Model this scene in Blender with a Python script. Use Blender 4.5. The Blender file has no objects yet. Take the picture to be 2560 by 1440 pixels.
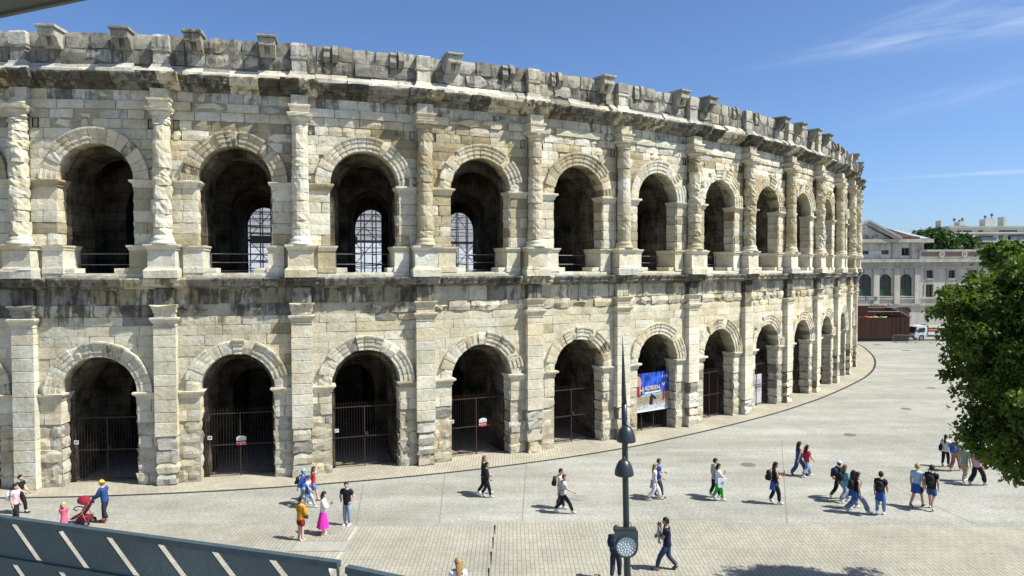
import bpy, bmesh, math, random
import numpy as np
from mathutils import Matrix, Vector, noise
rng = random.Random(7)
R = math.radians
scene = bpy.context.scene

# ------------------------------------------------------------------ camera
CAM_Z, PITCH, ROLL, FPX = 10.147, -0.02428, -0.0037, 1769.8
cam_data = bpy.data.cameras.new('camera')
cam_data.sensor_width = 36.0
cam_data.lens = FPX / 2560 * 36.0
cam_data.clip_start, cam_data.clip_end = 0.1, 3000
cam = bpy.data.objects.new('camera', cam_data)
scene.collection.objects.link(cam)
cam.matrix_world = Matrix.Translation((0, 0, CAM_Z)) @ Matrix.Rotation(math.pi / 2 + PITCH, 4, 'X') @ Matrix.Rotation(ROLL, 4, 'Z')
scene.camera = cam

# ------------------------------------------------------------------ sun and sky
SUN_EL, SUN_AZ = R(54), R(-16)            # azimuth measured from +X
world = bpy.data.worlds.new('World'); scene.world = world; world.use_nodes = True
wn, wl = world.node_tree.nodes, world.node_tree.links
wn.clear()
sky = wn.new('ShaderNodeTexSky'); sky.sky_type = 'NISHITA'; sky.sun_disc = False
sky.sun_elevation = SUN_EL; sky.sun_rotation = R(90) - SUN_AZ
sky.altitude = 0; sky.air_density = 0.78; sky.dust_density = 1.0; sky.ozone_density = 8.8
bg = wn.new('ShaderNodeBackground'); bg.inputs['Strength'].default_value = 0.11
wo = wn.new('ShaderNodeOutputWorld')
sun_data = bpy.data.lights.new('sun', 'SUN'); sun_data.energy = 5.0; sun_data.angle = R(0.53); sun_data.color = (1.0, 0.98, 0.915)
sun = bpy.data.objects.new('sun', sun_data); scene.collection.objects.link(sun)
sdir = Vector((math.cos(SUN_EL) * math.cos(SUN_AZ), math.cos(SUN_EL) * math.sin(SUN_AZ), math.sin(SUN_EL)))
sun.rotation_euler = sdir.to_track_quat('Z', 'Y').to_euler(); sun.location = (40, -30, 60)
scene.view_settings.view_transform = 'Standard'; scene.view_settings.look = 'None'
scene.view_settings.exposure = 0.62; scene.view_settings.gamma = 1.0
scene.view_settings.use_curve_mapping = False
scene.cycles.max_bounces = 6; scene.cycles.diffuse_bounces = 2; scene.cycles.glossy_bounces = 2
scene.cycles.transparent_max_bounces = 6; scene.cycles.use_adaptive_sampling = True
scene.cycles.use_denoising = True

# thin cirrus and a vapour trail, placed by sky direction
def wmath(op, a, b=None, c=None):
    n = wn.new('ShaderNodeMath'); n.operation = op
    for i, v in enumerate((a, b, c)):
        if v is None: continue
        if isinstance(v, (int, float)): n.inputs[i].default_value = v
        else: wl.new(v, n.inputs[i])
    return n.outputs[0]
tc = wn.new('ShaderNodeTexCoord'); sp = wn.new('ShaderNodeSeparateXYZ'); wl.new(tc.outputs['Generated'], sp.inputs[0])
yy = wmath('MAXIMUM', sp.outputs[1], 0.05)
TX, TZ = wmath('DIVIDE', sp.outputs[0], yy), wmath('DIVIDE', sp.outputs[2], yy)
def streak(x0, z0, x1, z1, w0, w1, amt, nscale):
    L = math.hypot(x1 - x0, z1 - z0); cx, sx = (x1 - x0) / L, (z1 - z0) / L
    dx, dz = wmath('SUBTRACT', TX, x0), wmath('SUBTRACT', TZ, z0)
    al = wmath('ADD', wmath('MULTIPLY', dx, cx), wmath('MULTIPLY', dz, sx))
    ac = wmath('SUBTRACT', wmath('MULTIPLY', dz, cx), wmath('MULTIPLY', dx, sx))
    t = wmath('DIVIDE', al, L)
    w = wmath('ADD', w0, wmath('MULTIPLY', t, w1 - w0)); w = wmath('MAXIMUM', w, 0.0015)
    q = wmath('DIVIDE', ac, w); m = wmath('EXPONENT', wmath('MULTIPLY', wmath('MULTIPLY', q, q), -1.0))
    cv = wn.new('ShaderNodeCombineXYZ'); wl.new(wmath('MULTIPLY', al, 3.0), cv.inputs[0]); wl.new(wmath('MULTIPLY', ac, nscale), cv.inputs[1])
    nz = wn.new('ShaderNodeTexNoise'); nz.inputs['Scale'].default_value = 2.2; nz.inputs['Detail'].default_value = 6; wl.new(cv.outputs[0], nz.inputs['Vector'])
    f = wn.new('ShaderNodeMapRange'); f.inputs[1].default_value = 0.32; f.inputs[2].default_value = 0.72; wl.new(nz.outputs[0], f.inputs[0])
    ramp = wn.new('ShaderNodeMapRange'); ramp.inputs[1].default_value = 0.0; ramp.inputs[2].default_value = 0.5; wl.new(t, ramp.inputs[0])
    return wmath('MULTIPLY', wmath('MULTIPLY', m, f.outputs[0]), wmath('MULTIPLY', ramp.outputs[0], amt))
tot = streak(0.30, 0.278, 0.78, 0.365, 0.004, 0.028, 0.27, 38)
tot = wmath('ADD', tot, streak(0.40, 0.300, 0.70, 0.405, 0.006, 0.02, 0.13, 44))
tot = wmath('ADD', tot, streak(0.44, 0.200, 0.70, 0.262, 0.010, 0.022, 0.09, 30))
tot = wmath('ADD', tot, streak(0.46, 0.124, 0.78, 0.141, 0.0015, 0.003, 0.26, 20))
tot = wmath('MULTIPLY', tot, wmath('GREATER_THAN', sp.outputs[1], 0.1))
mixc = wn.new('ShaderNodeMixRGB'); mixc.inputs[2].default_value = (6.4, 7.0, 7.8, 1)
wl.new(wmath('MINIMUM', tot, 0.8), mixc.inputs[0]); wl.new(sky.outputs[0], mixc.inputs[1])
wl.new(mixc.outputs[0], bg.inputs[0]); wl.new(bg.outputs[0], wo.inputs[0])

# ------------------------------------------------------------------ placing by line of sight (real ground points)
def ray(px, py):
    fw = Vector((0, math.cos(PITCH), math.sin(PITCH))); r = Vector((1, 0, 0)); u = r.cross(fw)
    r2 = r * math.cos(ROLL) + u * math.sin(ROLL); u2 = u * math.cos(ROLL) - r * math.sin(ROLL)
    return fw + r2 * ((px - 1280) / FPX) - u2 * ((py - 720) / FPX)
def ground(px, py, z=0.0):
    d = ray(px, py); return Vector((0, 0, CAM_Z)) + d * ((z - CAM_Z) / d.z)
def at_depth(px, py, Y):
    d = ray(px, py); return Vector((0, 0, CAM_Z)) + d * (Y / d.y)

# ------------------------------------------------------------------ materials
MATS = {}
class NT:
    def __init__(s, m): s.m = m; s.n = m.node_tree.nodes; s.l = m.node_tree.links
    def node(s, t, **kw):
        n = s.n.new(t)
        for k, v in kw.items(): setattr(n, k, v)
        return n
    def set(s, n, i, v):
        if hasattr(v, 'is_linked') or isinstance(v, bpy.types.NodeSocket): s.l.new(v, n.inputs[i])
        else: n.inputs[i].default_value = v
    def math(s, op, a, b=0.0):
        n = s.node('ShaderNodeMath', operation=op); s.set(n, 0, a); s.set(n, 1, b); return n.outputs[0]
    def noise(s, vec, scale, detail=4, rough=0.55):
        n = s.node('ShaderNodeTexNoise'); s.l.new(vec, n.inputs['Vector']); n.inputs['Scale'].default_value = scale
        n.inputs['Detail'].default_value = detail; n.inputs['Roughness'].default_value = rough; return n.outputs[0]
    def rng(s, v, a, b, c=0.0, d=1.0):
        n = s.node('ShaderNodeMapRange'); s.l.new(v, n.inputs[0])
        for i, x in enumerate((a, b, c, d)): n.inputs[i + 1].default_value = x
        return n.outputs[0]
    def mix(s, f, a, b, mode='MIX'):
        n = s.node('ShaderNodeMixRGB', blend_type=mode); s.set(n, 0, f)
        for i, v in ((1, a), (2, b)):
            s.set(n, i, (*v, 1) if isinstance(v, tuple) and len(v) == 3 else v)
        return n.outputs[0]
    def mapping(s, vec, scale=(1, 1, 1), rot=(0, 0, 0), loc=(0, 0, 0)):
        n = s.node('ShaderNodeMapping'); s.l.new(vec, n.inputs[0])
        n.inputs['Scale'].default_value = scale; n.inputs['Rotation'].default_value = rot; n.inputs['Location'].default_value = loc
        return n.outputs[0]
    def bump(s, h, strength=0.4, dist=0.02, prev=None):
        n = s.node('ShaderNodeBump'); n.inputs['Strength'].default_value = strength; n.inputs['Distance'].default_value = dist
        s.l.new(h, n.inputs['Height'])
        if prev is not None: s.l.new(prev, n.inputs['Normal'])
        return n.outputs[0]
def new_mat(name, rough=0.8, metal=0.0, spec=0.3):
    m = bpy.data.materials.new(name); m.use_nodes = True; t = NT(m)
    p = t.n['Principled BSDF']; p.inputs['Roughness'].default_value = rough; p.inputs['Metallic'].default_value = metal
    p.inputs['Specular IOR Level'].default_value = spec
    MATS[name] = m
    return m, t, p
def pos_of(t): return t.node('ShaderNodeNewGeometry').outputs['Position']

def stone_material():
    m, t, p = new_mat('weathered_stone', 0.92, spec=0.12)
    P = pos_of(t); at = t.node('ShaderNodeAttribute', attribute_name='tone')
    base = at.outputs['Color']; stain = at.outputs['Alpha']
    big = t.noise(P, 0.9, 4); mid = t.noise(P, 5.0, 5, 0.65); fine = t.noise(P, 26.0, 4, 0.7)
    c = t.mix(1.0, base, t.mix(t.rng(big, 0.3, 0.7), (0.80, 0.77, 0.70), (1.13, 1.12, 1.10)), 'MULTIPLY')
    warm = t.rng(t.noise(P, 0.33, 5, 0.6), 0.52, 0.66)
    c = t.mix(t.math('MULTIPLY', warm, 0.6), c, t.mix(1.0, c, (0.84, 0.73, 0.52), 'MULTIPLY'))
    c = t.mix(1.0, c, t.mix(t.rng(mid, 0.3, 0.72), (0.86, 0.84, 0.79), (1.09, 1.08, 1.06)), 'MULTIPLY')
    pit = t.rng(fine, 0.34, 0.46, 0.0, 1.0)
    c = t.mix(1.0, c, t.mix(pit, (0.78, 0.75, 0.69), (1.03, 1.03, 1.03)), 'MULTIPLY')
    hole = t.rng(t.noise(P, 7.5, 2, 0.5), 0.66, 0.71)
    c = t.mix(t.math('MULTIPLY', hole, 0.45), c, (0.10, 0.085, 0.06))
    # black crust and run-off streaks, strongest on blocks marked as stained; also carries painted soffit shade
    st = t.noise(t.mapping(P, (2.6, 2.6, 0.35)), 1.6, 6, 0.62)
    blot = t.noise(P, 1.7, 5, 0.6)
    f = t.math('ADD', t.math('MULTIPLY', st, 0.6), t.math('MULTIPLY', blot, 0.4))
    lim = t.math('SUBTRACT', 0.655, t.math('MULTIPLY', stain, 0.40))
    n = t.node('ShaderNodeMapRange'); n.interpolation_type = 'SMOOTHSTEP'
    t.l.new(f, n.inputs[0]); t.l.new(lim, n.inputs[1]); t.l.new(t.math('ADD', lim, 0.13), n.inputs[2])
    f2 = t.math('MULTIPLY', n.outputs[0], t.math('MULTIPLY', t.math('MINIMUM', t.math('ADD', stain, 0.3), 1.0), 0.9))
    crust = t.mix(t.rng(t.noise(P, 3.1, 4), 0.42, 0.6), (0.028, 0.028, 0.025), (0.075, 0.060, 0.036))
    c = t.mix(f2, c, crust)
    t.l.new(c, p.inputs['Base Color'])
    b = t.bump(mid, 0.5, 0.08); b = t.bump(fine, 0.45, 0.03, b); b = t.bump(hole, -0.6, 0.05, b); t.l.new(b, p.inputs['Normal'])
    return m
STONE = stone_material()
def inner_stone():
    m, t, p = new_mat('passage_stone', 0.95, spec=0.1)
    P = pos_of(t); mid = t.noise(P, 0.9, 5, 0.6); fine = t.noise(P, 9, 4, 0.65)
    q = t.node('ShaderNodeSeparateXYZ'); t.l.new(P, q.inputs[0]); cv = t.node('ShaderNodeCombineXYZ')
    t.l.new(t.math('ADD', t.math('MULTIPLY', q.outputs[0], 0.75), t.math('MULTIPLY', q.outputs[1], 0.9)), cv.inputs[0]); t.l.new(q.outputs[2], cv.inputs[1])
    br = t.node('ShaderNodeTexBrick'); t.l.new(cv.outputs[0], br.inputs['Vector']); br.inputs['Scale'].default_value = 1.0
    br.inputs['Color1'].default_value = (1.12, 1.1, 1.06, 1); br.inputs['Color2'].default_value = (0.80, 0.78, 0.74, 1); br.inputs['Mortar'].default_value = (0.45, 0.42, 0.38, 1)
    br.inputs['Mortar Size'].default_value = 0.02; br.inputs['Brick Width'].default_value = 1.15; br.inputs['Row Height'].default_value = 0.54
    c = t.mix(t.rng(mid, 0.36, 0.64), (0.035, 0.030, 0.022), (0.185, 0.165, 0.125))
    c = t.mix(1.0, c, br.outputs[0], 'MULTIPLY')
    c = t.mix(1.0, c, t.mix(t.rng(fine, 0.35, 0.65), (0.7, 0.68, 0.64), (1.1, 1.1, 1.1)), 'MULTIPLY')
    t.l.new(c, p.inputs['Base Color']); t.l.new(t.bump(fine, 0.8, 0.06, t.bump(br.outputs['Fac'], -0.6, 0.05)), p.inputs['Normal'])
    return m
INNER = inner_stone()
def plain(name, col, rough=0.7, metal=0.0, vary=0.12, scale=6.0, spec=0.3):
    if name in MATS: return MATS[name]
    m, t, p = new_mat(name, rough, metal, spec)
    P = t.node('ShaderNodeTexCoord').outputs['Object']
    n = t.noise(P, scale, 3)
    lo = tuple(max(0, x * (1 - vary * 1.6)) for x in col); hi = tuple(min(1, x * (1 + vary)) for x in col)
    t.l.new(t.mix(t.rng(n, 0.3, 0.7), lo, hi), p.inputs['Base Color'])
    return m

# ------------------------------------------------------------------ objects
COL = scene.collection
def link(name, me, parent=None):
    o = bpy.data.objects.new(name, me); COL.objects.link(o)
    if parent is not None: o.parent = parent
    return o
def empty(name, loc=(0, 0, 0), rz=0.0, parent=None):
    o = link(name, None, parent); o.location = loc; o.rotation_euler = (0, 0, rz); o.empty_display_size = 0.3; return o
def tag(o, label=None, cat=None, group=None, kind=None):
    if label: o['label'] = label
    if cat: o['category'] = cat
    if group: o['group'] = group
    if kind: o['kind'] = kind
    return o
class MB:
    """collects vertices, faces and stone tones; build() links them as one mesh object"""
    def __init__(s): s.v = []; s.f = []; s.t = []; s.mi = []
    def add(s, verts, faces, tone=None, mi=0):
        o = len(s.v); verts = [tuple(map(float, x)) for x in verts]; s.v += verts
        s.f += [tuple(i + o for i in f) for f in faces]; s.mi += [mi] * len(faces)
        if tone is None: tone = (0.5, 0.5, 0.5, 0)
        s.t += (tone if isinstance(tone, list) else [tone] * len(verts))
    def box(s, c, size, rz=0.0, mi=0, taper=1.0):
        hx, hy, hz = size[0] / 2, size[1] / 2, size[2] / 2; cr, sr = math.cos(rz), math.sin(rz); vs = []
        for z in (-1, 1):
            k = taper if z > 0 else 1.0
            for x, y in ((-1, -1), (1, -1), (1, 1), (-1, 1)):
                a, b = x * hx * k, y * hy * k; vs.append((c[0] + a * cr - b * sr, c[1] + a * sr + b * cr, c[2] + z * hz))
        s.add(vs, [(3, 2, 1, 0), (4, 5, 6, 7), (0, 1, 5, 4), (1, 2, 6, 5), (2, 3, 7, 6), (3, 0, 4, 7)], mi=mi)
    def tube(s, pts, rad, n=8, cap=True, mi=0):
        pts = [Vector(p) for p in pts]; rs = rad if isinstance(rad, (list, tuple)) else [rad] * len(pts)
        rings = []; up = None
        for i, p in enumerate(pts):
            d = (pts[min(i + 1, len(pts) - 1)] - pts[max(i - 1, 0)])
            d = d.normalized() if d.length > 1e-9 else Vector((0, 0, 1))
            if up is None: up = d.orthogonal().normalized()
            a = (up - d * up.dot(d)); a = a.normalized() if a.length > 1e-6 else d.orthogonal().normalized(); up = a
            b = d.cross(a)
            rings.append([p + a * (rs[i] * math.cos(2 * math.pi * k / n)) + b * (rs[i] * math.sin(2 * math.pi * k / n)) for k in range(n)])
        vs = [v for r in rings for v in r]; fs = []
        for i in range(len(pts) - 1):
            for k in range(n):
                k2 = (k + 1) % n; fs.append((i * n + k, i * n + k2, (i + 1) * n + k2, (i + 1) * n + k))
        if cap: fs.append(tuple(range(n - 1, -1, -1))); fs.append(tuple((len(pts) - 1) * n + k for k in range(n)))
        s.add(vs, fs, mi=mi)
    def lathe(s, prof, c=(0, 0, 0), n=16, sx=1.0, sy=1.0, mi=0, cap=True):
        vs = [(c[0] + r * math.cos(2 * math.pi * k / n) * sx, c[1] + r * math.sin(2 * math.pi * k / n) * sy, c[2] + z) for r, z in prof for k in range(n)]
        fs = []
        for i in range(len(prof) - 1):
            for k in range(n):
                k2 = (k + 1) % n; fs.append((i * n + k, i * n + k2, (i + 1) * n + k2, (i + 1) * n + k))
        if cap: fs.append(tuple(range(n - 1, -1, -1))); fs.append(tuple((len(prof) - 1) * n + k for k in range(n)))
        s.add(vs, fs, mi=mi)
    def prism(s, poly, y0, y1, mi=0):
        """polygon in x,z pushed along y"""
        n = len(poly); vs = [(x, y0, z) for x, z in poly] + [(x, y1, z) for x, z in poly]
        fs = [tuple(range(n)), tuple(range(2 * n - 1, n - 1, -1))] + [(i, i + n, (i + 1) % n + n, (i + 1) % n) for i in range(n)]
        s.add(vs, fs, mi=mi)
    def build(s, name, mat, parent=None, smooth=False, tone=False):
        me = bpy.data.meshes.new(name); me.from_pydata(s.v, [], s.f)
        for m in (mat if isinstance(mat, list) else [mat]): me.materials.append(m)
        if any(s.mi): me.polygons.foreach_set('material_index', s.mi)
        if tone:
            ca = me.color_attributes.new('tone', 'FLOAT_COLOR', 'POINT')
            ca.data.foreach_set('color', np.array(s.t, dtype=np.float32).ravel())
        if smooth: me.polygons.foreach_set('use_smooth', [True] * len(me.polygons))
        me.update()
        return link(name, me, parent)

# ------------------------------------------------------------------ plan of the amphitheatre (an ellipse of 133 x 101 m, 60 bays)
EA, EB = 66.5, 50.5
CEN = np.array([-10.515, 95.003]); AXA = np.array([0.55808, 0.82979]); AXB = np.array([-0.82979, 0.55808])
_t = np.linspace(0, 2 * np.pi, 12001)
_x, _y = EA * np.cos(_t), EB * np.sin(_t)
_S = np.concatenate([[0], np.cumsum(np.hypot(np.diff(_x), np.diff(_y)))]); PERIM = _S[-1]
S0 = 211.028
OFF = {-3: -18.9, -2: -12.7, -1: -6.43, 0: -0.14, 1: 6.14, 2: 12.34, 3: 18.48, 4: 24.78, 5: 30.93, 6: 37.05, 7: 43.25, 8: 49.48, 9: 55.6,
       10: 61.8, 11: 68.0, 12: 74.2, 13: 80.4, 14: 86.6, 15: 92.8, 16: 99.0}
SK = {k: S0 + v for k, v in OFF.items()}
def EP(s, d, z):
    """facade coordinates (run along the wall, distance out from it, height) to points round the arena's centre"""
    s, d, z = np.broadcast_arrays(np.asarray(s, float), np.asarray(d, float), np.asarray(z, float))
    th = np.interp(np.mod(s, PERIM), _S, _t); c, n = np.cos(th), np.sin(th)
    nx, ny = c / EA, n / EB; q = np.hypot(nx, ny); nx, ny = nx / q, ny / q
    a, b = EA * c + nx * d, EB * n + ny * d
    return np.stack([a * AXA[0] + b * AXB[0], a * AXA[1] + b * AXB[1], z], -1)
def EW(s, d, z):
    p = EP(s, d, z); p[..., 0] += CEN[0]; p[..., 1] += CEN[1]; return p

# ------------------------------------------------------------------ ground
def mat_plaza():
    m, t, p = new_mat('exposed_aggregate', 0.9, spec=0.15)
    P = pos_of(t)
    big = t.noise(P, 0.16, 5); mid = t.noise(P, 1.1, 5); fine = t.noise(P, 8.0, 3, 0.75)
    st = t.noise(t.mapping(P, (0.12, 0.6, 1)), 1.0, 4)
    c = t.mix(t.rng(big, 0.3, 0.7), (0.288, 0.284, 0.250), (0.350, 0.346, 0.310))
    c = t.mix(1.0, c, t.mix(t.rng(mid, 0.3, 0.72), (0.88, 0.88, 0.87), (1.06, 1.06, 1.05)), 'MULTIPLY')
    c = t.mix(1.0, c, t.mix(t.rng(st, 0.35, 0.65), (0.88, 0.87, 0.84), (1.07, 1.07, 1.06)), 'MULTIPLY')
    c = t.mix(1.0, c, t.mix(t.rng(fine, 0.32, 0.68), (0.70, 0.70, 0.70), (1.24, 1.24, 1.23)), 'MULTIPLY')
    path = t.rng(t.noise(t.mapping(P, (0.05, 0.30, 1), (0, 0, 0.12)), 1.4, 5, 0.62), 0.44, 0.60)
    c = t.mix(1.0, c, t.mix(path, (0.93, 0.925, 0.91), (1.05, 1.05, 1.045)), 'MULTIPLY')
    spot = t.rng(t.noise(P, 2.3, 2), 0.68, 0.76)
    c = t.mix(t.math('MULTIPLY', spot, 0.25), c, (0.16, 0.15, 0.12))
    t.l.new(c, p.inputs['Base Color']); t.l.new(t.bump(fine, 0.35, 0.02), p.inputs['Normal'])
    return m
def mat_paving(name, a, b, mortar, rot, row=0.15, wid=0.52, msize=0.013):
    m, t, p = new_mat(name, 0.85, spec=0.2)
    P = pos_of(t); v = t.mapping(P, (1, 1, 1), (0, 0, rot))
    br = t.node('ShaderNodeTexBrick'); t.l.new(v, br.inputs['Vector'])
    br.inputs['Color1'].default_value = (*a, 1); br.inputs['Color2'].default_value = (*b, 1); br.inputs['Mortar'].default_value = (*mortar, 1)
    br.inputs['Scale'].default_value = 1.0; br.inputs['Mortar Size'].default_value = msize; br.inputs['Mortar Smooth'].default_value = 0.2
    br.inputs['Brick Width'].default_value = wid; br.inputs['Row Height'].default_value = row; br.inputs['Bias'].default_value = -0.2
    big = t.noise(P, 0.35, 5); mid = t.noise(P, 2.2, 4)
    c = t.mix(1.0, br.outputs[0], t.mix(t.rng(big, 0.3, 0.7), (0.80, 0.80, 0.80), (1.1, 1.09, 1.06)), 'MULTIPLY')
    c = t.mix(1.0, c, t.mix(t.rng(mid, 0.3, 0.7), (0.90, 0.89, 0.86), (1.07, 1.07, 1.07)), 'MULTIPLY')
    t.l.new(c, p.inputs['Base Color']); t.l.new(t.bump(br.outputs['Fac'], -0.3, 0.012), p.inputs['Normal'])
    return m
M_PLAZA = mat_plaza()
M_RING = mat_paving('ring_paving', (0.40, 0.372, 0.293), (0.358, 0.33, 0.256), (0.19, 0.17, 0.123), R(90))
M_BAND = mat_paving('brick_paving', (0.345, 0.327, 0.267), (0.317, 0.30, 0.244), (0.19, 0.175, 0.137), R(90))
M_DARK = plain('dark_metal_slot', (0.035, 0.033, 0.03), 0.6)
M_PALE = plain('pale_stone_strip', (0.43, 0.40, 0.33), 0.85)
M_JOINT = plain('joint_filler', (0.19, 0.18, 0.155), 0.9)

def sheet(name, pts, z, mat, parent=None):
    b = MB(); b.add([(x, y, z) for x, y in pts], [tuple(range(len(pts)))]); return b.build(name, mat, parent)
g = sheet('plaza_ground', [(-900, -300), (900, -300), (900, 1500), (-900, 1500)], 0.0, M_PLAZA); tag(g, 'pale grey exposed aggregate square round the amphitheatre', 'ground', kind='structure')
# ring of brick paving at the foot of the wall and the dark drainage slot beyond it
ss = np.linspace(SK[-3], SK[16], 240)
so = np.interp(ss - S0, [-20, -0.65, 11.3, 16.1, 20.8, 29, 36, 48, 59, 69, 78, 90, 97], [1.35, 1.29, 1.6, 1.8, 1.9, 1.95, 1.5, 1.28, 1.25, 1.75, 1.95, 2.3, 2.9])
so = np.convolve(np.pad(so, 8, 'edge'), np.ones(17) / 17, 'valid')
def strip(name, s, d0, d1, z, mat, parent=None):
    a, c = EW(s, d0, z), EW(s, d1, z); n = len(s); b = MB()
    b.add(np.concatenate([a, c]), [(i, n + i, n + i + 1, i + 1) for i in range(n - 1)]); return b.build(name, mat, parent)
ring = strip('ring_pavement', ss, np.full_like(ss, -14.0), so, 0.004, M_RING); tag(ring, 'ring of narrow beige paving bricks at the foot of the arcade', 'pavement', kind='structure')
slot = strip('drain_channel', ss, so, so + 0.20, 0.008, M_DARK); tag(slot, 'dark curved drainage slot edging the brick ring', 'drain', kind='structure')

# foreground brick paving: flat on the left, long tilted treads on the right that step up towards the square
edge = [(-40, 29.3), (-15.35, 28.35), (-6.2, 27.9)]
lp = sheet('brick_pavement', [(-40, -20), (-0.2, -20), (-0.75, 27.95)] + edge[::-1], 0.004, M_BAND); tag(lp, 'foreground pavement of narrow beige bricks', 'pavement', kind='structure')
treads = [28.02, 26.70, 25.32, 23.92, 22.5, 21.0, 19.5]
for i in range(len(treads) - 1):
    y0, y1 = treads[i], treads[i + 1]; xl0, xl1 = -0.68 - 0.035 * i, -0.72 - 0.035 * i
    n = 14; b = MB(); vs = []
    for k in range(n):
        x = xl0 + (34 - xl0) * k / (n - 1)
        sag = -max(0, x - 3) ** 1.6 * 0.009
        vs += [(x, y0 + sag - 0.004, -0.02), (x, y0 + sag - 0.004, 0.115), (x, y1 + sag, 0.012), (x, y1 + sag, -0.02)]
    fs = [(3, 2, 1, 0)]
    for k in range(n - 1):
        a, c = 4 * k, 4 * k + 4; fs += [(a, a + 1, c + 1, c), (a + 1, a + 2, c + 2, c + 1), (a + 2, a + 3, c + 3, c + 2)]
    b.add(vs, fs); o = b.build('step', M_BAND)
    tag(o, 'long shallow brick step, ' + ['farthest', 'second', 'third', 'fourth', 'fifth', 'nearest'][i] + ' from the camera side'.replace('camera side', 'arcade side') if i else 'long shallow brick step next to the grey square', 'step', 'shallow steps across the foreground', kind='structure')
kb = MB(); kb.add([(-6.28, -10, 0.008), (-6.14, -10, 0.008), (-6.14, 27.9, 0.008), (-6.28, 27.9, 0.008)], [(0, 1, 2, 3)])
tag(kb.build('kerb_strip', M_PALE), 'pale stone strip dividing the brick paving', 'strip', kind='structure')
for i, (a, c) in enumerate([((908, 1212), (890, 1315)), ((1112, 1182), (1098, 1308)), ((1316, 1160), (1305, 1306)), ((1954, 1100), (1968, 1320)), ((2150, 1180), (2480, 1330)), ((2285, 858), (2460, 985)), ((1610, 1133), (1960, 1128)), ((2000, 1010), (2440, 1020))]):
    p, q = ground(*a), ground(*c); d = (q - p).normalized(); nrm = Vector((-d.y, d.x, 0)) * 0.018
    b = MB(); b.add([p + nrm, p - nrm, q - nrm, q + nrm], [(0, 1, 2, 3)])
    for k in range(4): b.v[k] = (b.v[k][0], b.v[k][1], 0.004)
    tag(b.build('ground_joint', M_JOINT), 'thin dark expansion joint in the grey square', 'joint', 'expansion joints of the square', kind='structure')

# ------------------------------------------------------------------ the amphitheatre
arena = empty('amphitheatre', (CEN[0], CEN[1], 0))
tag(arena, 'two-storey Roman stone amphitheatre with arcades, engaged columns and a broken parapet', 'amphitheatre')
NEW, CREAM, PALE, OCHRE, BROWN, GREY, LGREY, DARK = ((.70, .68, .585), (.575, .55, .445), (.61, .60, .525), (.345, .305, .195), (.215, .19, .125), (.25, .25, .228), (.42, .425, .405), (.12, .12, .107))
def tone(weights, stain=0.0, var=0.06, at=None):
    if at is not None:                       # the ochre stones come in patches, not evenly
        p = noise.noise(Vector((at[0] * .20, at[1] * .28, 4.7))) * 3.2 + .25 + (1.5 if at[1] > 10 and 17.5 < at[0] - S0 < 23.5 else 0)
        weights = [(c, w * (max(.05, p * 2.2) if c in (OCHRE, BROWN) else 1.0)) for c, w in weights]
    cs, ws = zip(*weights); c = rng.choices(cs, ws)[0]; k = 1 + rng.uniform(-var, var)
    w = rng.uniform(-0.03, 0.03)
    if c not in (DARK, GREY): c = tuple(.76 * a + .24 * b for a, b in zip(c, (.575, .54, .425)))     # neighbouring stones are close in tone
    return (min(.8, c[0] * k * (1 + w)), min(.8, c[1] * k), min(.8, c[2] * k * (1 - w)), max(0, min(1, stain + rng.uniform(-.12, .12))))
LARGE_LIMIT = 300
PIECES = {}                        # piece name -> list of (projected size, MB, parent)
CAMV = np.array([0 - CEN[0], 0 - CEN[1], CAM_Z])
def piece(name, mb, parent):
    v = np.array(mb.v); c = v.mean(0); size = np.linalg.norm(v.max(0) - v.min(0)) / np.linalg.norm(c - CAMV)
    PIECES.setdefault(name, []).append((size, mb, parent))
SMOOTH = {'column_base', 'capital_ring'}
def flush_pieces():
    for name, lst in PIECES.items():
        lst.sort(key=lambda a: -a[0])
        for _, mb, par in lst[:LARGE_LIMIT]: mb.build(name, STONE, par, smooth=name in SMOOTH, tone=True)
        rest = lst[LARGE_LIMIT:]
        if rest:
            b = MB()
            for _, mb, par in rest: b.add(mb.v, mb.f, list(mb.t))
            o = b.build('distant_' + name + 's', STONE, arena, smooth=name in SMOOTH, tone=True); o['kind'] = 'stuff'
    PIECES.clear()
def jit(a): return rng.uniform(-a, a)
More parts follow.
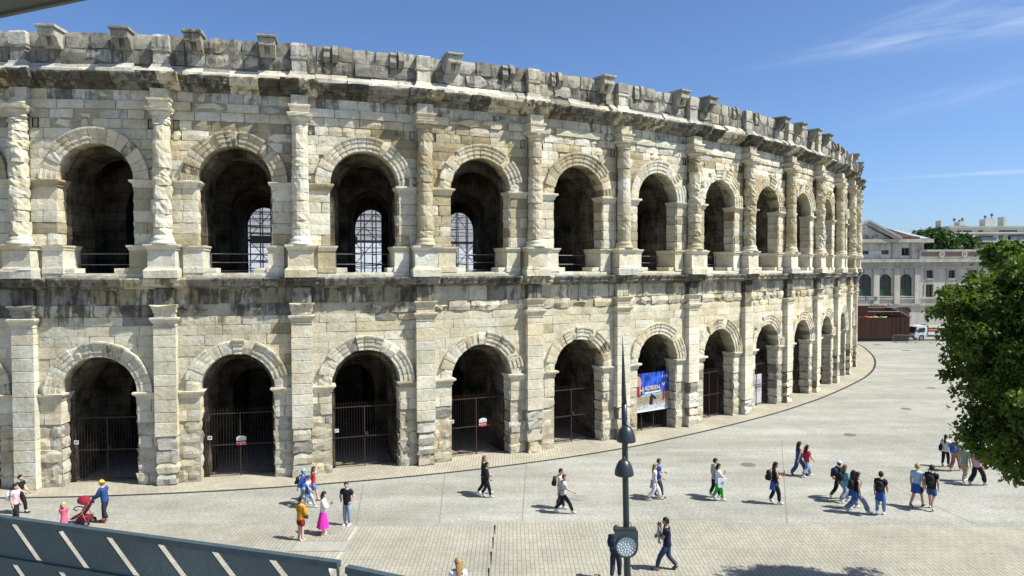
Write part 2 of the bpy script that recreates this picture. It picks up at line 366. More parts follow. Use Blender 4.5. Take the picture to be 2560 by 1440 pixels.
def gridblock(a0, a1, b0, b1, c0, c1, mp, tn, nu=4, nv=3, gap=0.004, bev=0.03, rough=0.012, erode=0.0, clip=None, flip=False):
    """one dressed stone: a front that bulges and chips, sides running back to c0"""
    da, db = a1 - a0 - 2 * gap, b1 - b0 - 2 * gap
    A = np.zeros((nv, nu)); B = np.zeros((nv, nu)); C = np.zeros((nv, nu)); edge = np.zeros((nv, nu), bool)
    for j in range(nv):
        for i in range(nu):
            fu, fv = i / (nu - 1), j / (nv - 1)
            a, b, c = a0 + gap + da * fu, b0 + gap + db * fv, c1 + jit(rough)
            eu, ev = i in (0, nu - 1), j in (0, nv - 1)
            if not (eu or ev): a += jit(da * .08); b += jit(db * .08)
            if eu or ev: c -= bev * rng.uniform(.4, 1.3); edge[j, i] = True
            if eu: a += (1 if i == 0 else -1) * rng.random() ** 2 * erode * 1.4
            if ev: b += (1 if j == 0 else -1) * rng.random() ** 2 * erode
            if eu and ev: c -= bev * rng.uniform(.3, 1.2) + erode * rng.uniform(0, .9); a += (1 if i == 0 else -1) * erode * rng.uniform(0, .8); b += (1 if j == 0 else -1) * erode * rng.uniform(0, .6)
            A[j, i], B[j, i], C[j, i] = a, b, c
    if clip is not None:
        uc, zs, rc = clip
        da_, db_ = A - uc, B - zs; rr = np.hypot(da_, db_); inn = (rr < rc) & (db_ > -0.02)
        if inn.all(): return None
        k = np.where(inn, rc / np.maximum(rr, 1e-3), 1.0); A = uc + da_ * k; B = zs + db_ * k
        if (A.max() - A.min()) < .08 or (B.max() - B.min()) < .06: return None
    ring = [(0, i) for i in range(nu)] + [(j, nu - 1) for j in range(1, nv)] + [(nv - 1, i) for i in range(nu - 2, -1, -1)] + [(j, 0) for j in range(nv - 2, 0, -1)]
    ra = np.array([A[r] for r in ring]); rb = np.array([B[r] for r in ring])
    AA = np.concatenate([A.ravel(), ra]); BB = np.concatenate([B.ravel(), rb]); CC = np.concatenate([C.ravel(), np.full(len(ring), c0)])
    fs = [(j * nu + i, j * nu + i + 1, (j + 1) * nu + i + 1, (j + 1) * nu + i) for j in range(nv - 1) for i in range(nu - 1)]
    base = nu * nv; n = len(ring)
    for k in range(n):
        k2 = (k + 1) % n; f0, f1 = ring[k][0] * nu + ring[k][1], ring[k2][0] * nu + ring[k2][1]
        fs.append((f1, f0, base + k, base + k2))
    if flip: fs = [f[::-1] for f in fs]
    mb = MB(); mb.add(mp(AA, BB, CC), fs, tn); return mb
def front_map(k): return lambda a, b, c: EP(SK[k] + a, c, b)
def jamb_map(k): return lambda a, b, c: EP(SK[k] + c, -a, b)
def loft(k, u0, u1, d0, rings, tn, eL=1.0, eR=1.0, rough=0.0, nu=3, cap=True):
    """stacked courses of a moulding: rings of (z, outset, front distance); outset applies left, right and front"""
    vs, fs = [], []; S, D, Z = [], [], []
    pts0 = None
    for z, e, d in rings:
        l, r = u0 - e * eL, u1 + e * eR
        row = [(l, d0), (l, d)] + [(l + (r - l) * i / nu, d) for i in range(1, nu)] + [(r, d), (r, d0)]
        for i, (u, dd) in enumerate(row):
            S.append(u + jit(rough)); D.append(dd + (jit(rough) if dd != d0 else 0)); Z.append(z + jit(rough * .7))
    n = nu + 3
    for j in range(len(rings) - 1):
        for i in range(n - 1): fs.append((j * n + i, j * n + i + 1, (j + 1) * n + i + 1, (j + 1) * n + i))
    if cap: fs.append(tuple((len(rings) - 1) * n + i for i in range(n))); fs.append(tuple(range(n - 1, -1, -1)))
    mb = MB(); mb.add(EP(SK[k] + np.array(S), np.array(D), np.array(Z)), fs, tn); return mb
def run(u0, u1, lo, hi, stagger=True):
    """cut a course into stones of lo..hi metres"""
    out = [u0]; first = True
    while u1 - out[-1] > hi:
        w = rng.uniform(lo, hi) * (rng.uniform(.5, 1) if first and stagger else 1); first = False
        if u1 - out[-1] - w < lo * .6: break
        out.append(out[-1] + w)
    out.append(u1); return list(zip(out[:-1], out[1:]))

R0, RX, RC = 1.70, 2.45, 2.12              # intrados, extrados, stones stop under the voussoirs
LZ, UZ = 4.45, 14.50                        # springing heights
def core_wall(k, w, uc, z0, zs, z1, d, name):
    """mortar core behind the stones of one bay, with the arched opening left free"""
    b = MB(); n = 20; r = R0 + 0.02
    S, Z = [], []
    for i in range(n + 1):
        a = math.pi * i / n; S.append(uc - r * math.cos(a)); Z.append(zs + r * math.sin(a))
    inn = [(uc - r, z0)] + list(zip(S, Z)) + [(uc + r, z0)]
    out = [(0, z0)] + [(w * (i / n), z1) for i in range(n + 1)] + [(w, z0)]
    V = inn + out; N = len(inn)
    b.add(EP(SK[k] + np.array([v[0] for v in V]), d, np.array([v[1] for v in V])), [(i, i + 1, N + i + 1, N + i) for i in range(N - 1)], (.43, .40, .32, .3))
    return b.build(name, STONE, arena, tone=True)
def voussoirs(k, uc, zs, par, n, up, near):
    a0 = 0.0; cuts = [0]
    for i in range(n): cuts.append(cuts[-1] + rng.uniform(.85, 1.2))
    tot = cuts[-1]; cuts = [math.pi * c / tot for c in cuts]
    OC2 = (.44, .39, .275)
    ring_tone = rng.choices([[(OC2, 6), (OCHRE, 1.2)], [(CREAM, 6), (OC2, 1)], [(CREAM, 4), (PALE, 2)]], [1.3, 1.6, 1.2] if up else [0, 1, 2])[0]
    for i in range(n):
        g = 0.004; t0, t1 = cuts[i] + g, cuts[i + 1] - g; mid = (t0 + t1) / 2
        worn = rng.random() < (.28 if up else .22)
        tn = tone(ring_tone + [(NEW, .35), (PALE, .3), (GREY, .0 if up else .35)], .14 + .3 * (rng.random() < .22))
        x = rng.uniform(-.02, .03); d = rng.uniform(-.02, .02)
        if worn: prof = [(R0, -.85), (R0 + .02, .0 + d), (R0 + .06, .04 + d), (R0 + .35, .08 + d + jit(.03)), (R0 + .62 + x, .07 + d), (R0 + .70 + x, .02), (R0 + .71 + x, -.1)]
        else: prof = [(R0, -.85), (R0, .03 + d), (R0 + .02, .05 + d), (R0 + .21, .05 + d), (R0 + .22, .095 + d), (R0 + .43, .095 + d), (R0 + .45, .135 + d), (R0 + .58, .15 + d), (R0 + .66, .20 + d), (R0 + .74, .20 + d), (R0 + .75, -.1)]
        na = 4; S, D, Z = [], [], []
        for j in range(na):
            a = t0 + (t1 - t0) * j / (na - 1)
            e = .02 if worn else .005
            for q, (r, dd) in enumerate(prof):
                rr = r + (jit(e) if q > 1 else 0); S.append(uc - rr * math.cos(a)); D.append(dd - (.02 * rng.random() if j in (0, na - 1) and 0 < q < len(prof) - 1 else 0) + jit(e if 0 < q < len(prof) - 1 else 0)); Z.append(zs + rr * math.sin(a))
        m = len(prof); fs = [(j * m + q, (j + 1) * m + q, (j + 1) * m + q + 1, j * m + q + 1) for j in range(na - 1) for q in range(m - 1)]
        fs += [tuple(range(m)), tuple((na - 1) * m + q for q in range(m - 1, -1, -1))]
        sof_shade = (tn[0] * .55, tn[1] * .53, tn[2] * .50, .62); tl_ = [sof_shade if q == 0 else tn for _ in range(na) for q in range(m)]  # shade of the reveal painted into the soffit's back edge, along with some crust
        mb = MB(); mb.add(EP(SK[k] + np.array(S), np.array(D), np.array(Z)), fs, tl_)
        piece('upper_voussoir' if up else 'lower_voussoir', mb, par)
def impost(k, ua, ub, zt, par, up, left):
    tn = tone([(CREAM, 2), (PALE, 2), (NEW, 2), (OCHRE, 1.2 if up else .2)], .2); rg = .012
    rings = [(zt - .36, .0, .02), (zt - .30, .03, .05), (zt - .22, .03, .05), (zt - .15, .09, .11), (zt - .10, .16, .18), (zt - .02, .17, .19), (zt, .15, .17)]
    piece('impost', loft(k, ua, ub, -.88, rings, tn, eL=0.0 if left else 1.0, eR=1.0 if left else 0.0, rough=rg), par)
def pier(k, w, uc, par, zs_list, up):
    mp, jm = front_map(k), jamb_map(k)
    for side in (0, 1):
        ju = uc - R0 if side == 0 else uc + R0
        pu = .28 if side == 0 else w - .28
        for z0, z1 in zip(zs_list[:-1], zs_list[1:]):
            low = not up and z1 < 3.05
            if up: W = [(CREAM, 3), (NEW, 3), (PALE, 2), (OCHRE, 2.4), (BROWN, .5)]; st = .10
            elif low: W = [((.44, .43, .38), 4), (CREAM, 2), (GREY, .8), (PALE, .5)]; st = .26
            else: W = [(NEW, 2), (CREAM, 4), (PALE, 2), (GREY, .4)]; st = .08
            a, b = (pu, ju - .02) if side == 0 else (ju + .02, pu)
            cuts = [(a, b)] if rng.random() < .6 else run(a, b, .45, .75, False)
            er = .05 if low else (.03 if rng.random() < .35 else .008)
            for a_, b_ in cuts:
                mb = gridblock(a_, b_, z0, z1, -.35, 0.0 + (jit(.04) if low else jit(.015)) - (.03 if low else 0), mp, tone(W, st, at=(SK[k] + a_, z0)), nu=4, nv=4 if low else 3, bev=.03 if low else .012, rough=.03 if low else .008, erode=er)
                if mb: piece('upper_pier_stone' if up else 'lower_pier_stone', mb, par)
            cut = rng.uniform(.6, 1.1); lo_off = rng.uniform(0, .06) if low else rng.uniform(0, .015)
            for d0, d1, ds in ((.05, .86, .08),):
                sg = 1 if side == 0 else -1
                mb = gridblock(d0, d1, z0, z1, ju - sg * .35, ju - sg * lo_off, jm, tone(W, st + ds), nu=3, nv=3, bev=.03, rough=.03 if low else .012, erode=er, flip=side == 0)
                if sg < 0: pass
                if mb: piece('jamb_stone', mb, par)
def course(k, name, par, u0, u1, z0, z1, lo, hi, W, st, d=0.0, clip=None, er=.012, rough=.008, bev=.010, back=-.35, skip=0.0, nu=4):
    for a, b in run(u0, u1, lo, hi):
        if rng.random() < skip: continue
        mb = gridblock(a, b, z0, z1, back, d + jit(.014), front_map(k), tone(W, st, at=(SK[k] + a, z0)), nu=nu, nv=3, bev=bev, rough=rough, erode=er * (4.5 if rng.random() < .16 else .35), clip=clip)
        if mb: piece(name, mb, par)
def moulded(k, u0, u1, prof, tn, z_j=.012, seg=4, off=None, worn=0.0):
    """a length of moulding: profile of (distance, height) run along the wall"""
    us = np.linspace(u0 + .006, u1 - .006, seg); S, D, Z = [], [], []; m = len(prof)
    j0, j1 = jit(.02), jit(z_j)
    nick = [rng.random() ** 3 * worn for _ in us]
    for u, nk in zip(us, nick):
        ex = off(u) if off else 0
        for q, (d, z) in enumerate(prof):
            S.append(u); D.append(d + (ex + j0 - nk * (d > .3) * d * .55 + jit(.008) if 0 < q < m - 1 else 0)); Z.append(z + j1 + jit(.008))
    fs = [(j * m + q, (j + 1) * m + q, (j + 1) * m + q + 1, j * m + q + 1) for j in range(seg - 1) for q in range(m - 1)]
    fs += [tuple(range(m)), tuple((seg - 1) * m + q for q in range(m - 1, -1, -1))]
    mb = MB(); mb.add(EP(SK[k] + np.array(S), np.array(D), np.array(Z)), fs, tn); return mb

def drum(k, uc, d, z0, z1, r0, r1, tn, rough, n=16, rs=1.0):
    nz = 4; S, D, Z = [], [], []; ph = rng.random() * 9
    du, dd = jit(rough * .5), jit(rough * .5)
    for j in range(nz):
        f = j / (nz - 1); r = (r0 + (r1 - r0) * f) * rs; ed = .018 * rng.uniform(.2, 1.4) if j in (0, nz - 1) else 0
        for i in range(n):
            a = 2 * math.pi * i / n; rr = r - ed + jit(rough) + rough * .8 * math.sin(3 * a + ph + f)
            S.append(uc + du + rr * math.cos(a)); D.append(d + dd - rr * math.sin(a)); Z.append(z0 + .006 + (z1 - z0 - .012) * f + (jit(.01) if 0 < j < nz - 1 else jit(rough * .25)))
    fs = [(j * n + i, j * n + (i + 1) % n, (j + 1) * n + (i + 1) % n, (j + 1) * n + i) for j in range(nz - 1) for i in range(n)]
    fs = [f[::-1] for f in fs] + [tuple(range(n)), tuple((nz - 1) * n + i for i in range(n - 1, -1, -1))]
    mb = MB(); mb.add(EP(SK[k] + np.array(S), np.array(D), np.array(Z)), fs, tn); return mb
def lathe_f(k, uc, d, prof, tn, n=18, rough=.008):
    S, D, Z = [], [], []
    for r, z in prof:
        for i in range(n): a = 2 * math.pi * i / n; S.append(uc + (r + jit(rough)) * math.cos(a)); D.append(d - (r + jit(rough)) * math.sin(a)); Z.append(z + jit(rough * .6))
    fs = [(j * n + (i + 1) % n, j * n + i, (j + 1) * n + i, (j + 1) * n + (i + 1) % n) for j in range(len(prof) - 1) for i in range(n)]
    fs += [tuple(range(n)), tuple((len(prof) - 1) * n + i for i in range(n - 1, -1, -1))]
    mb = MB(); mb.add(EP(SK[k] + np.array(S), np.array(D), np.array(Z)), fs, tn); return mb

CORN_U = [(-.4, 18.70), (.04, 18.72), (.10, 18.80), (.13, 18.88), (.30, 18.95), (.36, 19.00), (.58, 19.03), (.62, 19.08), (.63, 19.17), (.70, 19.21), (.78, 19.30), (.79, 19.37), (.70, 19.39), (-.4, 19.44)]
CORN_L = [(-.4, 9.33), (.04, 9.35), (.12, 9.42), (.30, 9.46), (.46, 9.50), (.50, 9.55), (.50, 9.66), (.58, 9.72), (.62, 9.80), (.60, 9.86), (-.4, 9.885)]
def ressaut(w, amt, half=.80):
    def f(u):
        return amt if (u < half or u > w - half) else 0.0
    return f
CORBELS = {-2: 'ww', -1: 'ww', 0: 'ww', 1: 'ww', 2: 'bb', 3: 'wb', 4: 'bw', 5: 'bw', 6: 'wb', 7: 'bw', 8: 'ww', 9: 'wb', 10: 'bb', 11: 'wb', 12: 'ww', 13: 'ww', 14: 'ww', 15: 'ww'}
BAYS = range(-2, 16)
for k in BAYS:
    w = SK[k + 1] - SK[k]; uc = w / 2 + .06; far = k >= 9
    mp = front_map(k)
    # ---- ground storey
    cw = core_wall(k, w, uc, 0, LZ, 9.40, -.07, 'lower_wall')
    pier(k, w, uc, cw, [0, .58, 1.18, 1.78, 2.36, 2.98, 3.52, LZ - .35], False)
    arch = MB(); ar = np.linspace(0, math.pi, 15)
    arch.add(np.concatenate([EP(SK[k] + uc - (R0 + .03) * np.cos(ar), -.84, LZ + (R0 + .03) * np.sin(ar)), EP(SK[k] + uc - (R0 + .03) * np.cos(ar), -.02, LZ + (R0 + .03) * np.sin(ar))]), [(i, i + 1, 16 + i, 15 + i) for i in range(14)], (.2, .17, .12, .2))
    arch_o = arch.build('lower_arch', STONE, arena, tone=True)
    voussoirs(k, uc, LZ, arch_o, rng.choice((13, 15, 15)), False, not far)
    impost(k, .35, uc - R0, LZ, arch_o, False, True); impost(k, uc + R0, w - .35, LZ, arch_o, False, False)
    clip = (uc, LZ, RC); dk = .30 if k <= 1 else .12
    zs = [LZ, 5.0, 5.55, 6.1, 6.62, 7.12, 7.60]
    for z0, z1 in zip(zs[:-1], zs[1:]):
        course(k, 'lower_wall_stone', cw, .30, w - .30, z0, z1, .8, 1.7, [(CREAM, 6), (PALE, 1.2), (NEW, .5), (OCHRE, .15)], dk * .6 + (.10 if z0 > 6.5 else 0), clip=clip, er=.006, rough=.006, bev=.006)
    course(k, 'lower_wall_stone', cw, .30, w - .30, 7.60, 8.02, .8, 1.8, [(CREAM, 4), (PALE, 1), (GREY, .8 if k <= 2 else .1)], .36 if k <= 2 else .2, er=.02)
    course(k, 'lower_architrave_stone', cw, .30, w - .30, 8.02, 8.58, .8, 1.7, [(CREAM, 1.6), (GREY, 2), (DARK, .6)] if k <= 2 else [(CREAM, 3), ((.44, .42, .35), 2)], .58 if k <= 2 else .34, d=.09, er=.10, rough=.03, bev=.06, skip=.10)
    course(k, 'lower_frieze_stone', cw, .30, w - .30, 8.58, 9.36, .7, 1.6, [(GREY, 3), (CREAM, 1.6), (BROWN, 1.6)] if k <= 2 else [((.40, .385, .32), 4), (CREAM, 2), (GREY, 1)], .52 if k <= 2 else .40, er=.02)
    # ---- middle cornice
    co = MB(); sgs = np.linspace(SK[k], SK[k + 1], 9)
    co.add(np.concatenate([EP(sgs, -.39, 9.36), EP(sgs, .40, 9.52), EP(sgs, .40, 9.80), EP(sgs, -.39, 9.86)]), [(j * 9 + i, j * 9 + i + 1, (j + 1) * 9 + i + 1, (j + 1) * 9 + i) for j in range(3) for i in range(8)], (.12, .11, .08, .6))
    co = co.build('middle_cornice', STONE, arena, tone=True)
    for a, b in run(0, w, 1.1, 2.0): piece('middle_cornice_stone', moulded(k, a, b, CORN_L, tone([(GREY, 3), (DARK, 1.2), (CREAM, 1.2)], .56), seg=6, off=ressaut(w, .11, .7), worn=.35), co)
    # ---- upper storey
    cu = core_wall(k, w, uc, 9.87, UZ, 18.72, -.07, 'upper_wall')
    pier(k, w, uc, cu, [11.44, 11.98, 12.5, 13.06, 13.6, UZ - .35], True)
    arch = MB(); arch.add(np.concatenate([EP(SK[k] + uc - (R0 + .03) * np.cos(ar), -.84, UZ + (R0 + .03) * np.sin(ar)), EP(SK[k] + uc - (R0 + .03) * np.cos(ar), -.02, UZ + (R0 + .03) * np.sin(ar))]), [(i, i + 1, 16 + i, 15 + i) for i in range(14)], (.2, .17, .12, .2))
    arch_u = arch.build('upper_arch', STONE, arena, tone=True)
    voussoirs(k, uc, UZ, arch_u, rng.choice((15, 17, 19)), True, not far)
    impost(k, .35, uc - R0, UZ, arch_u, True, True); impost(k, uc + R0, w - .35, UZ, arch_u, True, False)
    clip = (uc, UZ, RC)
    och = {0: 1.0, 1: 1.0, 2: 1.2, 3: 4.0, 4: .8, 5: 1.6}.get(k, 1.2)
    zs = [UZ, 15.0, 15.48, 15.95, 16.42, 16.9]
    for z0, z1 in zip(zs[:-1], zs[1:]):
        course(k, 'spandrel_stone', cu, .30, w - .30, z0, z1, .65, 1.4, [(NEW, 3.2), (CREAM, 2.0), (OCHRE, 1.3 * och), (BROWN, .7 * och), (PALE, 1.5)], .12, clip=clip, er=.03, rough=.014)
    course(k, 'spandrel_stone', cu, .70, w - .70, 16.9, 17.36, .55, 1.2, [(CREAM, 2.5), (NEW, 1.2), (OCHRE, 1.2 * och), (BROWN, .9 * och), (PALE, 2)], .16, clip=clip, er=.05, rough=.02, bev=.02)
    course(k, 'spandrel_stone', cu, .30, w - .30, 17.36, 17.80, .6, 1.25, [(PALE, 3), (LGREY, 2), (CREAM, 2), (OCHRE, .5 * och)], .22, er=.06, rough=.02, bev=.02)
    course(k, 'upper_architrave_stone', cu, .30, w - .30, 17.80, 18.22, 1.0, 1.9, [(PALE, 3), (CREAM, 3), (LGREY, 1)], .22, d=.075, er=.05, bev=.02)
    course(k, 'upper_frieze_stone', cu, .30, w - .30, 18.22, 18.72, .6, 1.15, [(PALE, 3), (LGREY, 3), (CREAM, 1)], .42, er=.05, rough=.02, bev=.02)
    for hu in (.56, w - .56):
        hb = MB(); hb.add(EP(SK[k] + np.array([hu - .13, hu + .13, hu + .13, hu - .13] * 2), np.array([-.30] * 4 + [.012] * 4), np.array([16.92, 16.92, 17.34, 17.34] * 2)), [(0, 1, 2, 3), (0, 1, 5, 4), (1, 2, 6, 5), (2, 3, 7, 6), (3, 0, 4, 7)], (.02, .018, .015, 0)); hb.build('beam_hole', STONE, cu, tone=True)
        a, b = (.30, .42) if hu < 1 else (w - .42, w - .30)
        piece('spandrel_stone', gridblock(a, b, 16.9, 17.36, -.35, 0, mp, tone([(CREAM, 1)], .1), nu=3), cu)
    # sill and the dado either side of the opening
    for a, b in run(.78, w - .78, .8, 1.3): piece('sill_stone', gridblock(a, b, 9.87, 10.10, -1.2, .10, mp, tone([(NEW, 4), (PALE, 2), (CREAM, 1)], .03), nu=3, bev=.012, rough=.006), cu)
    for side in (0, 1):
        a, b = (.80, uc - R0 + .22) if side == 0 else (uc + R0 - .22, w - .80)
        tn = tone([(NEW, 4), (PALE, 2), (CREAM, 1), (OCHRE, .4)], .08)
        e0, e1 = (0, 1) if side == 0 else (1, 0)
        piece('dado_stone', loft(k, a, b, -1.5, [(10.10, .05, .12), (10.36, .05, .12), (10.37, .0, .06), (11.16, .0, .06)], tone([(NEW, 4), (PALE, 2), (CREAM, 2), (OCHRE, .5)], .08), e0, e1, .008), cu)
        piece('dado_cap', loft(k, a, b, -1.5, [(11.165, .0, .06), (11.20, .04, .10), (11.28, .05, .11), (11.34, .10, .17), (11.42, .11, .18)], tn, e0, e1, .006), cu)
        s0, s1 = (a, b + rng.uniform(.35, .7)) if side == 0 else (a - rng.uniform(.35, .7), b)
        piece('sill_stone', gridblock(s0, s1, 10.105, 10.34, -1.0, .02, mp, tone([(NEW, 4), (PALE, 2)], .03), nu=3, bev=.012, rough=.006), cu)
    # ---- upper cornice and parapet
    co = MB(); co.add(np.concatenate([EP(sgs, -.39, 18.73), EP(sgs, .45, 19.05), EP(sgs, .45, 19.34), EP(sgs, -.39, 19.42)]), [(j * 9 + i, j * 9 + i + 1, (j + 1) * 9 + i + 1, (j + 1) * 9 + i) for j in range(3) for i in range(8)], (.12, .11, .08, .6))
    co = co.build('upper_cornice', STONE, arena, tone=True)
    for a, b in [(0, .86)] + run(.86, w - .86, 1.0, 1.9) + [(w - .86, w)]:
        piece('upper_cornice_stone', moulded(k, a, b, CORN_U, tone([(GREY, 3), (DARK, 1.2), (CREAM, .8), (OCHRE, .6)], .56), seg=5, off=ressaut(w, .32, .859), worn=.55), co)
    pc = MB(); pc.add(np.concatenate([EP(sgs, -.03, 19.4), EP(sgs, -.06, 21.15), EP(sgs, -.70, 21.15), EP(sgs, -.70, 19.3)]), [(j * 9 + i, j * 9 + i + 1, (j + 1) * 9 + i + 1, (j + 1) * 9 + i) for j in range(3) for i in range(8)], (.16, .16, .15, .4))
    pc = pc.build('parapet', STONE, arena, tone=True)
    def rough_course(nm, z0, z1, d, lo, hi, W, st, er, back=-.74, top=0.0):
        for a, b in run(.30, w - .30, lo, hi):
            mb = gridblock(a, b, z0, z1 + (jit(top) if top else 0), back, d + jit(.05), mp, tone(W, st), nu=4, nv=4, bev=.022, rough=.016, erode=er * (rng.uniform(.1, .6) if rng.random() < .7 else 1.6)); piece(nm, mb, pc)
    for a, b in run(.30, w - .30, .7, 1.4):     # battered base course, half its moulding broken off
        h = rng.uniform(.40, .56); e = rng.uniform(.12, .34); q = rng.random()
        prof = [(-.5, 19.40), (e + .1, 19.41), (e + .06, 19.40 + h * .45), (e * .55, 19.40 + h * .7), (.05 + jit(.04), 19.40 + h), (-.5, 19.98)]
        piece('parapet_stone', moulded(k, a, b, prof, tone([(LGREY, 4), (PALE, 1.4), (GREY, 1)], .30), seg=5, z_j=.02, worn=.8 * (q < .35)), pc)
    rough_course('parapet_stone', 19.94, 20.60, .02, .9, 1.7, [(GREY, 3), ((.34, .345, .33), 3), (DARK, .5)], .50, .07)
    rough_course('parapet_stone', 20.61, 21.32, .0, .7, 1.2, [(GREY, 3), ((.33, .335, .32), 3)], .40, .05, top=.03)
    for ci, ch in enumerate(CORBELS[k]):
        u = 1.48 + jit(.08) if ci == 0 else 4.72 + jit(.08)
        tn = tone([((.34, .345, .33), 2), (GREY, 2)], .40); b = MB()
        def cheek(x0, x1, prof):
            n = len(prof); S = np.array([x0] * n + [x1] * n); D = np.array([p[0] for p in prof] * 2); Z = np.array([p[1] for p in prof] * 2)
            b.add(EP(SK[k] + u + S + np.array([jit(.01) for _ in S]), D, Z + np.array([jit(.008) for _ in S])), [tuple(range(n)), tuple(range(2 * n - 1, n - 1, -1))] + [(i, i + n, (i + 1) % n + n, (i + 1) % n) for i in range(n)], tn)
        if ch == 'w':
            side = [(-.3, 20.62), (.10, 20.62), (.30, 20.72), (.44, 20.90), (.50, 21.02), (.72, 21.05), (.72, 21.38), (-.3, 21.40)]
            cheek(-.36, -.13, side); cheek(.13, .36, side)
            cheek(-.128, .128, [(.52, 21.04), (.71, 21.06), (.71, 21.37), (.52, 21.37)])
            cheek(-.128, .128, [(-.3, 20.63), (.14, 20.63), (.22, 20.72), (.22, 21.38), (-.3, 21.38)])
            top = [(-.3, 21.402), (.80, 21.402), (.84, 21.46), (.84, 21.53), (-.3, 21.55)]
            cheek(-.44, -.13, top); cheek(.13, .44, top); cheek(-.129, .129, [(.5, 21.404), (.79, 21.404), (.83, 21.46), (.83, 21.525), (.5, 21.53)])
        else:
            q = rng.uniform(.12, .34)
            cheek(-.34, -.05 + jit(.05), [(-.3, 20.62), (.10, 20.62), (q, 20.86), (q * .6, 21.1), (q * .9, 21.25), (.05, 21.40), (-.3, 21.40)])
            cheek(.06 + jit(.05), .34, [(-.3, 20.62), (.08, 20.62), (q * 1.5, 20.95), (q * 1.2, 21.2), (.10, 21.46), (-.3, 21.46)])
        b.v = [(x, y, z_ - .10) for x, y, z_ in b.v]; piece('corbel', b, pc)

# ---- pilasters, columns and parapet piers stand on the bay lines
for k in range(-1, 16):
    pz = MB(); pz.add(np.concatenate([EP(SK[k] + np.array([-.42, -.42, .42, .42]), np.array([-.3, .26, .26, -.3]), z) for z in (0, 9.38)]), [(0, 1, 5, 4), (1, 2, 6, 5), (2, 3, 7, 6)], (.2, .17, .12, .2))
    pil = pz.build('pilaster', STONE, arena, tone=True)
    z = 0.0; brk = rng.choice((2.3, 2.6, 2.95, 2.95)) if k not in (0, 7) else .9
    while z < 7.5:
        h = rng.uniform(.46, .72); h = min(h, 7.56 - z) if 7.56 - z - h > .25 else 7.56 - z
        low = z + h * .5 < brk and not (k == 0)
        if low:
            mb = loft(k, -.40 + jit(.05), .42 + jit(.05), -.3, [(z + .004, .0 + jit(.03), .28 + jit(.03)), (z + h * .12, .03 + jit(.03), .31 + jit(.03)), (z + h * .6, .03 + jit(.04), .31 + jit(.05)), (z + h - .004, -.01 + jit(.03), .27 + jit(.03))], tone([(LGREY, 3), (CREAM, 3), (GREY, 1), (PALE, 1.5)], .16), rough=.04)
        else:
            mb = loft(k, -.49, .49, -.3, [(z + .006, -.018, .325), (z + .03, .004, .345), (z + h - .03, .004, .345), (z + h - .006, -.018, .325)], tone([(NEW, 4), (CREAM, 3), (PALE, 3)], .02), rough=.007)
        piece('pilaster_stone', mb, pil); z += h
    tn = tone([(NEW, 2), (CREAM, 3), (PALE, 2)], .18)
    if k != 7:
        piece('pilaster_capital', loft(k, -.48, .48, -.3, [(7.565, .03, .37), (7.62, .04, .38), (7.63, .0, .34), (7.72, .02, .36), (7.82, .10, .45), (7.90, .14, .49), (7.98, .15, .50), (8.0, .12, .47)], tn, rough=.006), pil)
        piece('pilaster_capital', loft(k, -.48, .48, -.3, [(8.005, .0, .34), (8.20, .0, .34), (8.21, .03, .37), (8.40, .03, .37), (8.42, .06, .42), (8.55, .13, .52), (8.60, .13, .52)], tone([(CREAM, 3), (PALE, 2), (GREY, 1)], .28), rough=.012 if rng.random() < .6 else .04), pil) if rng.random() < .72 or k in (0, 1, 4, 5) else piece('pilaster_capital', loft(k, -.44, .42, -.3, [(8.005, -.05, .20), (8.2, .0, .30), (8.45, .0, .28), (8.6, -.08, .2)], tone([(GREY, 2), (DARK, 1)], .55), rough=.05), pil)
    else:
        piece('pilaster_capital', loft(k, -.44, .42, -.3, [(7.565, -.05, .2), (7.9, .0, .28), (8.2, .02, .30), (8.6, -.08, .2)], tone([(GREY, 2), (CREAM, 1)], .4), rough=.05), pil)
    piece('pilaster_capital', loft(k, -.46, .46, -.3, [(8.605, -.02, .27), (8.65, .0, .30), (9.30, .0, .30), (9.37, -.02, .27)], tone([(GREY, 3), (DARK, 1.2), (CREAM, 1)], .6), rough=.025), pil)
    # pedestal, column, entablature block
    cz = MB(); a = np.linspace(0, 2 * math.pi, 9)[:-1]
    cz.add(np.concatenate([EP(SK[k] + .26 * np.cos(a), .34 + .26 * np.sin(a), z) for z in (11.3, 17.85)]), [(i, (i + 1) % 8, 8 + (i + 1) % 8, 8 + i) for i in range(8)], (.2, .17, .12, .2))
    colo = cz.build('column', STONE, arena, tone=True)
    fresh = rng.random() < .6 or k in (1, 3)
    W = [(NEW, 4), (PALE, 3)] if fresh else [(CREAM, 3), (PALE, 2), (OCHRE, 1)]
    rg = .006 if fresh else .03
    piece('pedestal_stone', loft(k, -.66, .66, -.3, [(9.875, .08, .78), (10.22, .08, .78), (10.26, .05, .75), (10.34, .0, .70)], tone([(CREAM, 2), (LGREY, 2), (PALE, 2)], .22), rough=.012 + rg), colo)
    piece('pedestal_stone', loft(k, -.60, .60, -.3, [(10.345, .02, .66), (10.42, .0, .64), (11.14, .0, .64), (11.16, .02, .66)], tone(W, .05), rough=rg), colo)
    piece('pedestal_stone', loft(k, -.60, .60, -.3, [(11.165, .0, .64), (11.2, .05, .69), (11.27, .06, .70), (11.34, .13, .78), (11.42, .15, .80), (11.44, .13, .78)], tone(W, .10), rough=rg * .6), colo)
    Wc = {0: [(CREAM, 4), (PALE, 2)], 1: [(PALE, 4), (CREAM, 2)], 2: [(PALE, 4), (NEW, 2)], 3: [(OCHRE, 2), ((.44, .39, .275), 4)]}.get(k, [(CREAM, 3), ((.46, .415, .305), 2.5), (PALE, .8)] if k % 2 else [((.46, .415, .305), 3), (OCHRE, .8), (CREAM, 1.5)])
    rr = {0: .05, 1: .035, 2: .02, 3: .03}.get(k, rng.choice((.02, .03, .045)))
